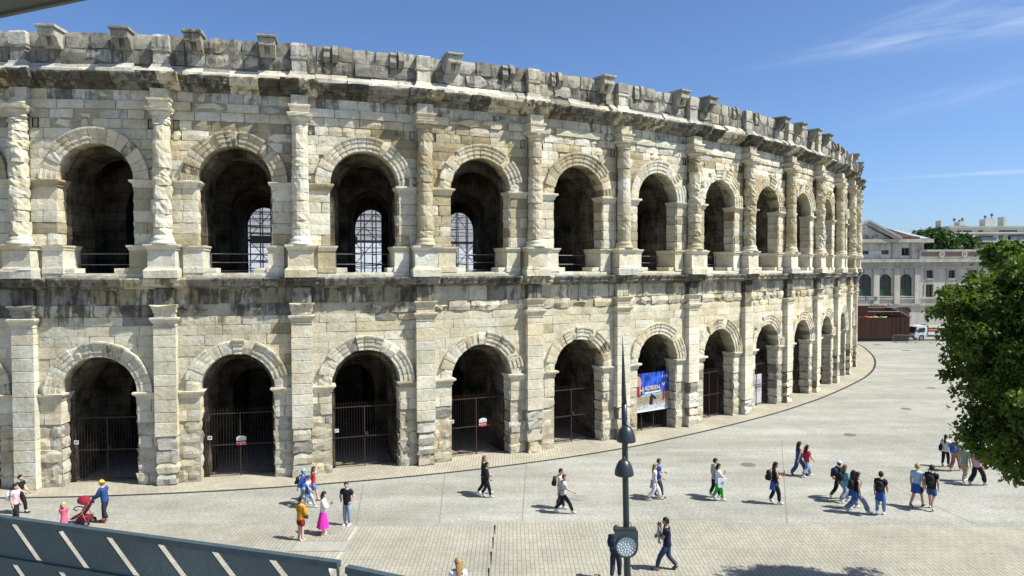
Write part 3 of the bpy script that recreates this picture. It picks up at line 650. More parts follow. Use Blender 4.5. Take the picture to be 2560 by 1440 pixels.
    piece('column_base', lathe_f(k, 0, .34, [(.56, 11.445), (.57, 11.52), (.50, 11.60), (.47, 11.64), (.50, 11.70), (.45, 11.78), (.42, 11.86)], tone(Wc, .1), rough=.012), colo)
    z = 11.865
    while z < 17.2:
        h = rng.uniform(.34, .74); h = min(h, 17.28 - z) if 17.28 - z - h > .2 else 17.28 - z
        f = (z - 11.8) / 5.5; piece('column_drum', drum(k, 0, .34, z, z + h, .425 - .05 * f, .425 - .05 * (f + h / 5.5), tone(Wc, .12), rr * rng.uniform(.5, 1.4), rs=1.0 if k == 2 else rng.uniform(.94, 1.05)), colo); z += h
    piece('capital_ring', lathe_f(k, 0, .34, [(.365, 17.285), (.41, 17.31), (.41, 17.35), (.375, 17.37), (.38, 17.46), (.46, 17.55), (.52, 17.62)], tone(Wc + [(NEW, 2)], .08), rough=.01), colo)
    piece('abacus', loft(k, -.46, .46, -.3, [(17.625, .04, .84), (17.66, .08, .88), (17.74, .10, .90), (17.80, .11, .91)], tone(Wc + [(NEW, 2)], .12), rough=.01), colo)
    piece('entablature_stone', loft(k, -.42, .42, -.3, [(17.805, .0, .68), (17.95, .0, .68), (17.96, .03, .71), (18.12, .03, .71), (18.14, .08, .78), (18.22, .09, .79)], tone([(NEW, 3), (PALE, 3), (CREAM, 1)], .14), rough=.008), colo) if k not in (0,) else piece('entablature_stone', loft(k, -.36, .36, -.3, [(17.805, -.03, .5), (17.95, .05, .55), (18.0, .0, .45), (18.22, -.05, .3)], tone([(CREAM, 3)], .2), rough=.05), colo)
    piece('entablature_stone', loft(k, -.40, .40, -.3, [(18.225, -.01, .60 if k else .3), (18.69, .0, .62 if k else .32)], tone([(PALE, 3), (LGREY, 3), (CREAM, 1)], .30), rough=.02), colo)
    pp = MB(); pp.add(np.concatenate([EP(SK[k] + np.array([-.3, -.3, .3, .3]), np.array([-.5, .15, .15, -.5]), z) for z in (19.4, 21.2)]), [(0, 1, 5, 4), (1, 2, 6, 5), (2, 3, 7, 6)], (.2, .2, .19, .3))
    par = pp.build('parapet_pier', STONE, arena, tone=True); W = [(LGREY, 3), (PALE, .8), (GREY, 1)]
    piece('parapet_pier_stone', loft(k, -.36, .36, -.6, [(19.40, .30, .58), (19.50, .28, .55), (19.62, .20, .45), (19.76, .08, .33), (19.93, .02, .28)], tone(W, .2), rough=.03), par)
    piece('parapet_pier_stone', loft(k, -.34, .34, -.6, [(19.94, .0, .27), (20.50, .0, .27), (20.52, .05, .32), (20.62, .06, .33)], tone(W, .3), rough=.02), par)
    piece('parapet_pier_stone', loft(k, -.35, .35, -.6, [(20.63, .0, .28), (20.70, .03, .31), (21.18 + jit(.04), .03, .31), (21.27 + jit(.04), -.02, .26)], tone([(GREY, 2), (LGREY, 3)], .36), rough=.025), par)
flush_pieces()

# ---- galleries, passages and the seating bowl behind the arcade
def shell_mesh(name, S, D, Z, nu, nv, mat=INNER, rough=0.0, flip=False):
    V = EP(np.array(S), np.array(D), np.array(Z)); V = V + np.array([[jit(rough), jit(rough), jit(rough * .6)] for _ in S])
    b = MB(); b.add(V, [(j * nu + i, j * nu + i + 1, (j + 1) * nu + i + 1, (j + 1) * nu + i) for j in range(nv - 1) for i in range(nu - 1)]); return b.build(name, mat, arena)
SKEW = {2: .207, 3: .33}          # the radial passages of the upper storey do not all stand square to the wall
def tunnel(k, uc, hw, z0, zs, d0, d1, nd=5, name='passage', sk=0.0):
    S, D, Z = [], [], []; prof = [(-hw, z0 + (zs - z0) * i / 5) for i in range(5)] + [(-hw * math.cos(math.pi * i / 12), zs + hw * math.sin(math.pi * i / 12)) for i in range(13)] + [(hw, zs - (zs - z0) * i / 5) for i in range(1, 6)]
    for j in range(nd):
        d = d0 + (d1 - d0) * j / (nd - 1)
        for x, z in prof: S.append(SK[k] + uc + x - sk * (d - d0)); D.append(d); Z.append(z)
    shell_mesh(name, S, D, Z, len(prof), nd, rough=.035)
def face_with_hole(k, w, uc, hw, z0, zs, z1, d, name, u0=0.0):
    n = 12; inn = [(uc - hw, z0)] + [(uc - hw * math.cos(math.pi * i / n), zs + hw * math.sin(math.pi * i / n)) for i in range(n + 1)] + [(uc + hw, z0)]
    out = [(u0, z0)] + [(u0 + (w - u0) * i / n, z1) for i in range(n + 1)] + [(w, z0)]; V = inn + out; N = len(inn); b = MB()
    b.add(EP(SK[k] + np.array([v[0] for v in V]), d, np.array([v[1] for v in V])), [(i, i + 1, N + i + 1, N + i) for i in range(N - 1)]); b.build(name, INNER, arena)
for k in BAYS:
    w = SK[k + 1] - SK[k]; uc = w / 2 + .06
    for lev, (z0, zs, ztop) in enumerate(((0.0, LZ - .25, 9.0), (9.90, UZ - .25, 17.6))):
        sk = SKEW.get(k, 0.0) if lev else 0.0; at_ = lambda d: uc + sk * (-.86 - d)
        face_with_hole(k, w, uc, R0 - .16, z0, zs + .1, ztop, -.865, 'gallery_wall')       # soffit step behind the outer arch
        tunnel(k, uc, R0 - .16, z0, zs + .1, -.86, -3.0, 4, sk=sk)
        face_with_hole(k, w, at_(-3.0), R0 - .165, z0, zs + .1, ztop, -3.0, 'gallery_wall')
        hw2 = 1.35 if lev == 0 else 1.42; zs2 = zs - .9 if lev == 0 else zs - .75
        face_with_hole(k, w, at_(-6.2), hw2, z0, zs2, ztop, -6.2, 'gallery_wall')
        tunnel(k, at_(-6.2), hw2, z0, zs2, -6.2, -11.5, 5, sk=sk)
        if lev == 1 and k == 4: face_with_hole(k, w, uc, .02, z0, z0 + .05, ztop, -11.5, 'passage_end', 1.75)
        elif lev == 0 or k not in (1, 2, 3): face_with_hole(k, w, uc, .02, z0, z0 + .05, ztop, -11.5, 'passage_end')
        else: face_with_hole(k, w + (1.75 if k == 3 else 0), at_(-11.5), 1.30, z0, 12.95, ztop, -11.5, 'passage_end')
sgl = np.linspace(SK[-3], SK[16], 60)
def ringslab(name, d0, d1, z, zb, mat=INNER, s=sgl):
    n = len(s); b = MB(); b.add(np.concatenate([EP(s, d0, z), EP(s, d1, z), EP(s, d1, zb), EP(s, d0, zb)]), [(j * n + i, j * n + i + 1, ((j + 1) % 4) * n + i + 1, ((j + 1) % 4) * n + i) for j in range(4) for i in range(n - 1)]); return b.build(name, mat, arena)
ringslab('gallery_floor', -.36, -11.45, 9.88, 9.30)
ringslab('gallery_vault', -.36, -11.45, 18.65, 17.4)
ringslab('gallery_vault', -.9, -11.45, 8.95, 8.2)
# seating bowl on the far side of the arena, seen through the openings
sfull = np.linspace(0, PERIM, 121); bowl = []
for i in range(12):
    z = 18 - i * 1.35; d0 = -14 - i * 1.55
    if z < .6: break
    n = len(sfull); lo = z - 1.6; b = MB()
    keep = [q for q in range(n - 1)]
    hi_ok = lambda q: not (SK[-3] - 8 < sfull[q] < SK[16] + 4)
    b.add(np.concatenate([EP(sfull, d0, z), EP(sfull, d0 - 1.55, z), EP(sfull, d0 - 1.55, lo)]), [(j * n + q, j * n + q + 1, (j + 1) * n + q + 1, (j + 1) * n + q) for j in range(2) for q in keep if hi_ok(q)])
    b.build('seating_tier', plain('seat_stone', (.50, .48, .44), .9), arena)
b = MB(); n = len(sfull); b.add(np.concatenate([EP(sfull, -.5, 0), EP(sfull, -.5, 19.5), EP(sfull, -13.5, 19.5), EP(sfull, -13.9, 17)]), [(j * n + q, j * n + q + 1, (j + 1) * n + q + 1, (j + 1) * n + q) for j in range(3) for q in range(n - 1) if not (SK[-3] < sfull[q + 1] and sfull[q] < SK[16])])
b.build('rear_wall', INNER, arena)
sand = plain('arena_sand', (.55, .50, .40), .95)
s_in = sfull; b = MB(); b.add(EP(s_in, -30.0, .05), [tuple(range(len(s_in) - 1))]); b.build('arena_floor', sand, arena)

# ------------------------------------------------------------------ ironwork, signs and boards in the arches
M_IRON = plain('rusty_iron', (.036, .026, .022), .7, .3)
M_RUST = plain('brown_painted_iron', (.042, .024, .019), .65, .1)
M_WHITE = plain('white_paint', (.78, .78, .76), .5)
M_RED = plain('red_sign', (.28, .03, .035), .5)
def text_mesh(body, size, depth=0.004):
    cu = bpy.data.curves.new('txt', 'FONT'); cu.body = body; cu.size = size; cu.extrude = depth; cu.align_x = 'CENTER'; cu.align_y = 'CENTER'
    o = bpy.data.objects.new('txt', cu); COL.objects.link(o); bpy.context.view_layer.update()
    me = bpy.data.meshes.new_from_object(o.evaluated_get(bpy.context.evaluated_depsgraph_get())); bpy.data.objects.remove(o); return me
def put_text(body, size, mat, parent, loc, name='lettering', sx=1.0):
    me = text_mesh(body, size); me.materials.clear(); me.materials.append(mat)
    o = link(name, me, parent); o.location = loc; o.rotation_euler = (R(90), 0, 0); o.scale = (sx, 1, 1); return o
def wall_frame(k, u, d, z=0.0):
    """position on the facade and the heading that lines +X up with the wall (running right as seen from outside)"""
    a, b = EW(SK[k] + u - .1, d, z), EW(SK[k] + u + .1, d, z); return EW(SK[k] + u, d, z), math.atan2(b[1] - a[1], b[0] - a[0])
ORD = {-1: 'leftmost arch, cut by the frame', 0: 'first full arch from the left', 1: 'second full arch from the left', 2: 'third full arch from the left', 3: 'fourth full arch from the left', 4: 'fifth full arch from the left', 5: 'arch with the blue poster', 6: 'arch right of the blue poster', 7: 'second arch right of the blue poster'}
for k in range(-1, 8):
    w = SK[k + 1] - SK[k]; uc = w / 2 + .06; p, rz = wall_frame(k, uc, -.85)
    gt = empty('iron_gate', p, rz); lead = 'low iron railing' if k == 5 else ('iron gate standing ajar' if k == 6 else 'dark spiked iron gate')
    tag(gt, lead + ' in the ' + ORD[k], 'gate', 'iron gates of the ground arcade')
    H = 1.55 if k == 5 else 3.12; b = MB(); hw = 1.66; nb = 25
    for i in range(nb):
        x = -hw + .04 + (2 * hw - .08) * i / (nb - 1); b.tube([(x, 0, .06), (x, 0, H + .14)], .0095, 5, mi=0)
        if k != 5: b.lathe([(.024, 0), (.012, .05), (.001, .16)], (x, 0, H + .14), 5, cap=False)
    o = b.build('bars', M_IRON, gt); o['kind'] = 'stuff'
    for z in ((.14, H * .5, H) if k != 5 else (.14, H)):
        b = MB(); b.box((0, 0, z), (2 * hw, .045, .055)); b.build('rail', M_RUST, gt)
    for x in ((-hw + .03, -.02, hw - .03) if k != 5 else (-hw + .03, -.6, .45, hw - .03)):
        b = MB(); b.box((x, 0, H / 2 + .02), (.06, .05, H + .04)); b.build('post', M_RUST, gt)
    if k in (0, 2, 4): b = MB(); b.box((.08, -.035, H * .5 + .1), (.16, .05, .24)); b.build('lock_box', M_IRON, gt)
    num = {0: '39', 1: '38', 2: '37', 3: '36', 4: '35'}.get(k)
    if num:
        b = MB(); b.box((-hw + .22, -.045, 1.95), (.20, .012, .18)); pl = b.build('number_plate', M_WHITE, gt)
        put_text(num, .15, M_IRON, pl, (-hw + .22, -.056, 1.95))
    if k == 6:
        lf = MB(); lf.box((.95, .75, 1.6), (.06, 1.5, 3.0)); lf.build('open_leaf', M_RUST, gt)
for k in (1, 3):
    w = SK[k + 1] - SK[k]; uc = w / 2 + .06; p, rz = wall_frame(k, uc + (.02 if k == 1 else .35), -.80, 1.62)
    sg = empty('visit_sign', p, rz); sg.scale = (.78, .78, .78); tag(sg, 'red and white visit sign with left arrow, ' + ('left' if k == 1 else 'right') + ' one of two', 'sign', 'visit signs on the gates')
    b = MB(); b.box((0, 0, 0), (.62, .02, .26)); b.build('sign_plate', M_RED, sg)
    b = MB(); b.prism([(-.27, .15), (.27, .17), (.30, .22), (.30, .38), (.20, .44), (0, .47), (-.18, .44), (-.28, .36)], -.012, .012); pic = b.build('arena_picture', M_WHITE, sg)
    for r, (z, n) in enumerate(((.22, 7), (.34, 7))):
        for i in range(n):
            b = MB(); x = -.21 + .42 * i / (n - 1); b.prism([(x - .018, z - .04), (x + .018, z - .04), (x + .018, z + .02), (x, z + .04), (x - .018, z + .02)], -.016, -.0125); b.build('arch_mark', plain('sign_grey', (.16, .16, .17), .6), pic)
    put_text('VISITE', .13, M_WHITE, sg, (.06, -.013, .03)); put_text('VISIT', .06, M_WHITE, sg, (-.02, -.013, -.075))
    b = MB(); b.prism([(-.29, .03), (-.22, .09), (-.22, .05), (-.16, .05), (-.16, .01), (-.22, .01), (-.22, -.03)], -.015, -.011); b.build('arrow', M_WHITE, sg)
# poster hung in the arch
def poster_material():
    m, t, p = new_mat('poster_print', .45)
    co = t.node('ShaderNodeTexCoord').outputs['Object']; sp_ = t.node('ShaderNodeSeparateXYZ'); t.l.new(co, sp_.inputs[0]); X, Z = sp_.outputs[0], sp_.outputs[2]
    n1 = t.noise(t.mapping(co, (1.2, 1, .5)), 2.6, 4); n2 = t.noise(co, 11, 4, .7); n3 = t.noise(t.mapping(co, (2, 1, 1)), 16, 3, .7)
    top = t.mix(t.rng(n1, .38, .66), (.006, .008, .09), (.03, .13, .75))
    stone = t.mix(t.rng(n3, .35, .65), (.10, .07, .04), (.46, .38, .25))
    crowd = t.mix(t.rng(n2, .42, .58), (.18, .13, .10), (.62, .66, .72))
    edge = t.math('ADD', Z, t.math('MULTIPLY', t.math('MULTIPLY', X, X), -.06))
    c = t.mix(t.rng(edge, .98, 1.02), stone, top)
    c = t.mix(t.rng(t.math('ADD', Z, t.math('MULTIPLY', n2, .5)), .62, .86), crowd, c)
    c = t.mix(t.rng(t.math('ADD', Z, t.math('MULTIPLY', n2, .3)), .16, .34), (.66, .70, .76), c)
    t.l.new(c, p.inputs['Base Color']); return m
k = 5; w = SK[6] - SK[5]; uc = w / 2 + .06; p, rz = wall_frame(k, uc - .1, -.62, 1.22)
po = empty('event_poster', p, rz); tag(po, 'large blue show poster with gold lettering hung in a ground arch', 'poster')
b = MB(); b.box((0, 0, 1.22), (3.36, .03, 2.44)); pan = b.build('printed_panel', poster_material(), po)
GOLD = plain('gold_print', (.75, .60, .26), .5); WPR = plain('white_print', (.82, .84, .86), .5); REDP = plain('dark_red_print', (.22, .02, .02), .5); SKIN_P = plain('figure_print', (.42, .26, .20), .5); SKYP = plain('pale_blue_print', (.16, .42, .72), .5); BLK = plain('black_print', (.012, .012, .016), .6)
put_text('H', .66, GOLD, pan, (-.72, -.018, 1.34), sx=.8); put_text('ADRIEN', .40, GOLD, pan, (.22, -.018, 1.46), sx=.95)
put_text('NÎMES', .20, WPR, pan, (-1.32, -.018, 2.18)); put_text('6·7·8', .26, WPR, pan, (1.34, -.018, 2.12)); 
for nm, mat, poly, y in (('gold_band', GOLD, [(-.45, 1.12), (1.0, 1.16), (1.0, 1.27), (-.45, 1.23)], -.0165), ('sky_band', SKYP, [(-.9, .98), (1.0, 1.0), (1.15, 1.12), (-.6, 1.09)], -.0155),
    ('dark_corner', BLK, [(-1.66, 1.1), (-1.05, 1.1), (-.85, 1.6), (-.8, 2.2), (-1.0, 2.42), (-1.66, 2.42)], -.0155), ('figure', SKIN_P, [(-1.05, 1.62), (-.78, 1.6), (-.72, 1.85), (-.78, 2.1), (-.86, 2.25), (-1.05, 2.3), (-1.12, 2.0)], -.0175),
    ('red_cloak', REDP, [(-1.3, 1.02), (-.82, .95), (-.72, 1.5), (-1.0, 1.66), (-1.25, 1.5)], -.0185), ('eagle', GOLD, [(1.0, 2.08), (1.1, 1.72), (1.28, 1.55), (1.5, 1.8), (1.36, 1.68), (1.24, 1.5), (1.14, 1.6), (1.06, 1.8)], -.0165),
    ('red_banner', REDP, [(1.12, .62), (1.28, .6), (1.36, 1.42), (1.16, 1.38)], -.0165), ('rider', BLK, [(-.05, .42), (.25, .4), (.3, .8), (.5, .7), (.62, .78), (.3, 1.02), (.12, 1.1), (.0, .85)], -.0165)):
    b = MB(); b.prism(poly, y, y + .004); b.build(nm, mat, pan)
# white notice board behind the gate of the second arch right of the poster
k = 7; w = SK[8] - SK[7]; p, rz = wall_frame(k, w / 2 + .05, -1.02)
nb = empty('notice_board', p, rz); tag(nb, 'tall white notice board leaning behind a ground floor gate', 'board')
b = MB(); b.box((0, 0, 1.15), (2.1, .06, 2.3)); pn = b.build('panel', M_WHITE, nb)
for i in range(3):
    b = MB(); b.box((-.65 + i * .65, -.04, 1.5), (.45, .012, .9)); b.build('notice', plain('pale_notice', (.55, .58, .72), .6), pn)
# guard rails across the upper openings
for k in range(0, 9):
    w = SK[k + 1] - SK[k]; uc = w / 2 + .06; p, rz = wall_frame(k, uc, -1.35, 9.9)
    gr = empty('guard_rail', p, rz); tag(gr, 'thin steel guard rail in the upper opening of bay ' + ['one', 'two', 'three', 'four', 'five', 'six', 'seven', 'eight', 'nine'][k] + ' counted from the left', 'rail', 'guard rails of the upper arcade')
    for z in ((.62, 1.15) if k % 2 == 0 else (.3, .72, 1.15)):
        b = MB(); b.tube([(-1.5, 0, z), (1.5, 0, z)], .022, 6); b.build('rail', plain('galvanised_rail', (.20, .20, .21), .4, .7), gr)
    for x in (-1.35, 1.35): b = MB(); b.tube([(x, 0, 0), (x, 0, 1.17)], .02, 6); b.build('post', plain('galvanised_rail', (.2, .2, .2), .4, .7), gr)
# scaffolding and a white stage sheet inside the arena
M_TUBE = plain('scaffold_tube', (.03, .03, .034), .5, .5)
def scaffold(name, label, c, rz, wx, wy, levels, deck_z):
    sc_ = empty(name, c, rz); tag(sc_, label, 'scaffold', 'scaffolds inside the arena'); b = MB(); nx = 7; sr = random.Random(int(abs(c[0]) * 10))
    for i in range(nx):
        for y in (0, wy): b.tube([(-wx / 2 + wx * i / (nx - 1), y, 0), (-wx / 2 + wx * i / (nx - 1), y, levels * 1.0 + 1)], .045, 5)
    for j in range(levels):
        for y in (0, wy):
            for hh in (.45, .9):
                if sr.random() < .7: b.tube([(-wx / 2, y, j + hh), (wx / 2, y, j + hh + sr.choice((0, 0, .3, -.3)))], .035, 5)
        for i in range(nx - 1):
            x0, x1 = -wx / 2 + wx * i / (nx - 1), -wx / 2 + wx * (i + 1) / (nx - 1)
            if (i + j) % 2: x0, x1 = x1, x0
            if sr.random() < .45: continue
            b.tube([(x0, 0, j), (x1, 0, j + 1)], .03, 5); b.tube([(x0, 0, j + .9), (x0, wy, j + .9)], .035, 5)
    o = b.build('tubes', M_TUBE, sc_); o['kind'] = 'stuff'
    for z in deck_z: b = MB(); b.box((0, wy / 2, z), (wx, wy, .16)); b.build('deck', M_TUBE, sc_)
    b = MB(); b.box((-wx * .28, -.1, levels * .66), (wx * .35, .3, .55)); b.build('lamp_bar', M_TUBE, sc_)
for k, lab in ((2, 'dark scaffold tower seen through the third upper opening'), (3, 'dark scaffold tower seen through the fourth upper opening'), (1, 'dark scaffold tower seen through the second upper opening')):
    w = SK[k + 1] - SK[k]; p, rz = wall_frame(k, w / 2 + {1: 1.2, 2: 2.8, 3: 5.2}[k], -17.0, 6.5); scaffold('scaffold_tower', lab, p, rz, 5.2, 1.6, 9, (3.4, 5.9))
p, rz = wall_frame(2, 5.5, -30.0, 0.0)
ts = empty('stage_sheet', p, rz); tag(ts, 'large white sheet stretched over a stage inside the arena', 'sheet')
b = MB(); n = 14; vs = []
for i in range(n):
    x = -26 + 52 * i / (n - 1); vs += [(x, 0, 4), (x, .3 * math.sin(i * 1.7), 8), (x, 1.2, 12.6 + .35 * math.sin(i * 1.1))]
vs += [(x, y + .25, z) for x, y, z in vs]; m_ = len(vs) // 2
b.add(vs, [(3 * i + j, 3 * i + j + 1, 3 * i + j + 4, 3 * i + j + 3) for i in range(n - 1) for j in range(2)] + [(m_ + 3 * i + j + 3, m_ + 3 * i + j + 4, m_ + 3 * i + j + 1, m_ + 3 * i + j) for i in range(n - 1) for j in range(2)] + [(3 * i + 2, m_ + 3 * i + 2, m_ + 3 * i + 5, 3 * i + 5) for i in range(n - 1)])
b.build('sheet', plain('white_sheet', (.44, .48, .53), .6), ts)
for x in (-20, -10, 0, 10, 20): b = MB(); b.tube([(x, .9, 0), (x, 1.3, 12.4)], .12, 8); b.build('mast', M_TUBE, ts)

p, rz = wall_frame(2, 6.5, -38.0, 0.0)
st_ = empty('temporary_stand', p, rz); tag(st_, 'pale temporary seating stand inside the arena behind the white sheet', 'stand')
for i in range(11): b = MB(); b.box((0, 1.1 * i, 10.2 + i * .82), (60, 1.1, .7)); b.build('tier', plain('pale_seating', (.34, .35, .36), .7), st_)
for i in range(11): b = MB(); b.tube([(-30, 1.1 * i - .5, 10.9 + i * .82), (30, 1.1 * i - .5, 10.9 + i * .82)], .06, 5); b.build('tier_rail', M_TUBE, st_)
for x in range(-28, 29, 7): b = MB(); b.tube([(x, 0, 0), (x, 0, 10)], .1, 6); b.tube([(x, 11, 0), (x, 11, 18.4)], .1, 6); b.build('prop', M_TUBE, st_)

# ------------------------------------------------------------------ manhole covers and small things on the square
M_COVER = plain('worn_bronze_cover', (.20, .155, .085), .6, .2); M_COVG = plain('grey_cover', (.26, .25, .22), .7)
for px, py, r, lab in ((1447, 1245, .36, 'round brown manhole cover right of the person in grey striding'), (1871, 1162, .36, 'round brown manhole cover left of the person in a black vest'), (2125, 1087, .36, 'round brown manhole cover in the middle of the square'), (2265, 1022, .34, 'round brown manhole cover near the bend of the drain'), (834, 1326, .34, 'round grey manhole cover behind the magenta skirt'), (2328, 970, .34, 'round manhole cover beyond the bend of the drain'), (2266, 876, .5, 'round manhole cover near the crowd barriers'), (2194, 862, .5, 'round manhole cover in front of the wooden enclosure')):
    p = ground(px, py); o = empty('manhole_cover', p); tag(o, lab, 'manhole cover', 'round covers in the square')
    b = MB(); b.lathe([(r * 1.12, .004), (r * 1.12, .012), (r * 1.0, .013)], (0, 0, 0), 24, cap=False); b.build('ring', M_COVG, o)
    b = MB(); b.lathe([(r, .004), (r, .018), (r * .93, .021), (r * .9, .017), (.02, .019)], (0, 0, 0), 24); b.build('lid', M_COVER if 'grey' not in lab else M_COVG, o)
p = ground(800, 1366); o = empty('access_cover', p); tag(o, 'rectangular pale access cover set in the brick paving', 'access cover')
for x in (-.5, .5):
    b = MB(); b.box((x * .98, 0, .012), (.95, .9, .008)); b.build('plate', plain('pale_cover_plate', (.325, .315, .27), .8), o)
b = MB()
for sx in (-1, 1): b.box((sx * 1.01, 0, .011), (.05, 1.0, .012)); b.box((0, sx * .49, .0105), (1.96, .05, .011))
b.build('frame', M_COVG, o)
for px, py, rz, lab in ((2371, 1023, 2.6, 'dark pigeon standing on the square left of another pigeon'), (2403, 1019, .6, 'dark pigeon standing nearest to the big tree')):
    o = empty('pigeon', ground(px, py), rz); tag(o, lab, 'pigeon', 'pigeons on the square'); b = MB()
    b.tube([(-.17, 0, .14), (-.08, 0, .15), (.0, 0, .17), (.07, 0, .19), (.10, 0, .25), (.13, 0, .29), (.18, 0, .285)], [.012, .045, .075, .065, .035, .036, .006], 8); b.build('body', plain('pigeon_grey', (.09, .09, .10), .7), o, smooth=True)
    for s_ in (-1, 1): b = MB(); b.tube([(.02, s_ * .03, .12), (.02, s_ * .03, .008), (.05, s_ * .03, .006)], .008, 5); b.build('leg', plain('pigeon_leg', (.3, .1, .08), .7), o)

# ------------------------------------------------------------------ lamp column in the foreground
M_LAMP = plain('dark_green_paint', (.020, .030, .033), .38, .0, .08, 3, spec=.5)
LY = 18.2
def lampx(py): return 1556.5 + (py - 842) * .0175
base = at_depth(1568, 1440, LY); base = Vector((base.x + .03, LY, 0)); topz = at_depth(1557, 842, LY)
lp_ = empty('lamp_column', base); tag(lp_, 'tall dark lamp column with two bell shades and a round floodlight', 'lamp column')
def L(px, py): return at_depth(px, py, LY) - base
b = MB(); b.tube([(0, 0, 0), (0, 0, 1.0), L(1566, 1330), L(1563.5, 1200), L(1561.5, 1060), L(1560.5, 1010)], [.14, .10, .082, .080, .076, .074], 16); b.build('pole', M_LAMP, lp_, smooth=True)
b = MB(); b.tube([L(1560.5, 1010), L(1559.5, 985), L(1558, 910), L(1556.5, 842)], [.066, .060, .034, .008], 14); b.build('spike', M_LAMP, lp_, smooth=True)
for px, py in ((1562, 1085), (1557, 1168)):
    c = L(px, py) + Vector((0, -.22, 0)); b = MB()
    b.lathe([(.02, .27), (.07, .265), (.13, .22), (.185, .13), (.225, .02), (.245, -.09), (.245, -.13), (.225, -.145), (.20, -.12), (.02, -.10)], c, 24, cap=False); sh = b.build('lamp_shade', M_LAMP, lp_, smooth=True)
    b = MB(); b.tube([c + Vector((0, 0, .25)), c + Vector((0, .05, .33)), c + Vector((.01, .22, .35))], .022, 8); b.tube([c + Vector((0, -.02, .26)), c + Vector((0, -.02, .31))], .035, 8); b.build('bracket', M_LAMP, sh, smooth=True)
    b = MB(); b.lathe([(.19, -.135), (.19, -.141), (.01, -.143)], c, 20); b.build('diffuser', plain('lamp_diffuser', (.5, .5, .48), .3), sh)
fc = L(1562.5, 1353); fy = -.24
M_HOUS = plain('floodlight_grey', (.055, .075, .085), .45)
b = MB(); n = 20; ol = [(-.30, .35), (.30, .35), (.30, -.05)] + [(.30 * math.cos(a), -.05 - .27 * math.sin(a)) for a in np.linspace(0, math.pi, n)][1:-1] + [(-.30, -.05)]
b.prism([(fc.x + x, fc.z + z) for x, z in ol][::-1], fc.y + fy, fc.y + fy + .06); fl = b.build('floodlight', M_HOUS, lp_)
ring_ = MB(); vs = []; m_ = 28
for r_, y in ((.292, -.001), (.292, -.045), (.262, -.05), (.255, -.012)): vs += [(fc.x + r_ * math.cos(2 * math.pi * i / m_), fc.y + fy + y, fc.z - .045 + r_ * math.sin(2 * math.pi * i / m_)) for i in range(m_)]
ring_.add(vs, [(j * m_ + i, j * m_ + (i + 1) % m_, (j + 1) * m_ + (i + 1) % m_, (j + 1) * m_ + i) for j in range(3) for i in range(m_)]); ring_.build('lens_ring', M_LAMP, fl)
m, t, pb = new_mat('floodlight_glass', .15, spec=.6); t.l.new(t.mix(t.rng(t.noise(t.node('ShaderNodeTexCoord').outputs['Object'], 9, 2), .3, .7), (.30, .38, .40), (.40, .48, .50)), pb.inputs['Base Color'])
g_ = MB(); g_.add([(fc.x + .258 * math.cos(2 * math.pi * i / m_), fc.y + fy - .02, fc.z - .045 + .258 * math.sin(2 * math.pi * i / m_)) for i in range(m_)], [tuple(range(m_))]); gl = g_.build('lens', m, fl)
M_LED = plain('led_lens', (.78, .82, .80), .2)
leds = [(0, 0)] + [(.075 * math.cos(a), .075 * math.sin(a)) for a in np.arange(6) * math.pi / 3] + [(.145 * math.cos(a), .145 * math.sin(a)) for a in np.arange(12) * math.pi / 6 + .2] + [(.21 * math.cos(a), .21 * math.sin(a)) for a in np.arange(16) * math.pi / 8]
for x, z in leds:
    b = MB(); b.add([(fc.x + x + .02 * math.cos(a), fc.y + fy - .022, fc.z - .045 + z + .02 * math.sin(a)) for a in np.arange(8) * math.pi / 4] + [(fc.x + x, fc.y + fy - .034, fc.z - .045 + z)], [(i, (i + 1) % 8, 8) for i in range(8)]); b.build('led', M_LED, gl)
b = MB(); b.box((fc.x, fc.y + fy + .1, fc.z + .375), (.52, .20, .05)); b.box((fc.x, fc.y - .08, fc.z + .2), (.10, .16, .1)); b.build('mount', M_LAMP, fl)
b = MB(); b.tube([(fc.x + .05, fc.y - .06, fc.z + .5), (fc.x + .12, fc.y - .14, fc.z + .55), (fc.x + .16, fc.y - .2, fc.z + .40)], .008, 6); b.build('cable', M_LAMP, fl)

# ------------------------------------------------------------------ perforated parapet of the terrace, bottom left, and the roof edge, top left
def perforated():
    m, t, p = new_mat('perforated_steel', .5, .2); P = t.node('ShaderNodeTexCoord').outputs['Object']
    v = t.node('ShaderNodeTexVoronoi'); v.inputs['Scale'].default_value = 42; v.inputs['Randomness'].default_value = 0.0; t.l.new(t.mapping(P, (1, .02, 1), (0, R(35), 0)), v.inputs['Vector'])
    n = t.noise(P, .8, 3); base_ = t.mix(t.rng(n, .3, .7), (.055, .092, .105), (.085, .130, .145)); t.l.new(base_, p.inputs['Base Color'])
    tr = t.node('ShaderNodeBsdfTransparent'); mx = t.node('ShaderNodeMixShader'); f = t.rng(v.outputs['Distance'], .20, .24, .45, 0.0)
    t.l.new(f, mx.inputs[0]); t.l.new(p.outputs[0], mx.inputs[1]); t.l.new(tr.outputs[0], mx.inputs[2]); t.l.new(mx.outputs[0], t.n['Material Output'].inputs[0]); return m
M_PERF = perforated(); M_STEEL = plain('blue_grey_steel', (.06, .095, .11), .45, .2)
A = at_depth(-330, 1224, 12.4); B = at_depth(848, 1432, 9.6); B.z = A.z = (A.z + B.z) / 2
dv = (B - A); Lh = Vector((dv.x, dv.y, 0)).length; ang = math.atan2(dv.y, dv.x)
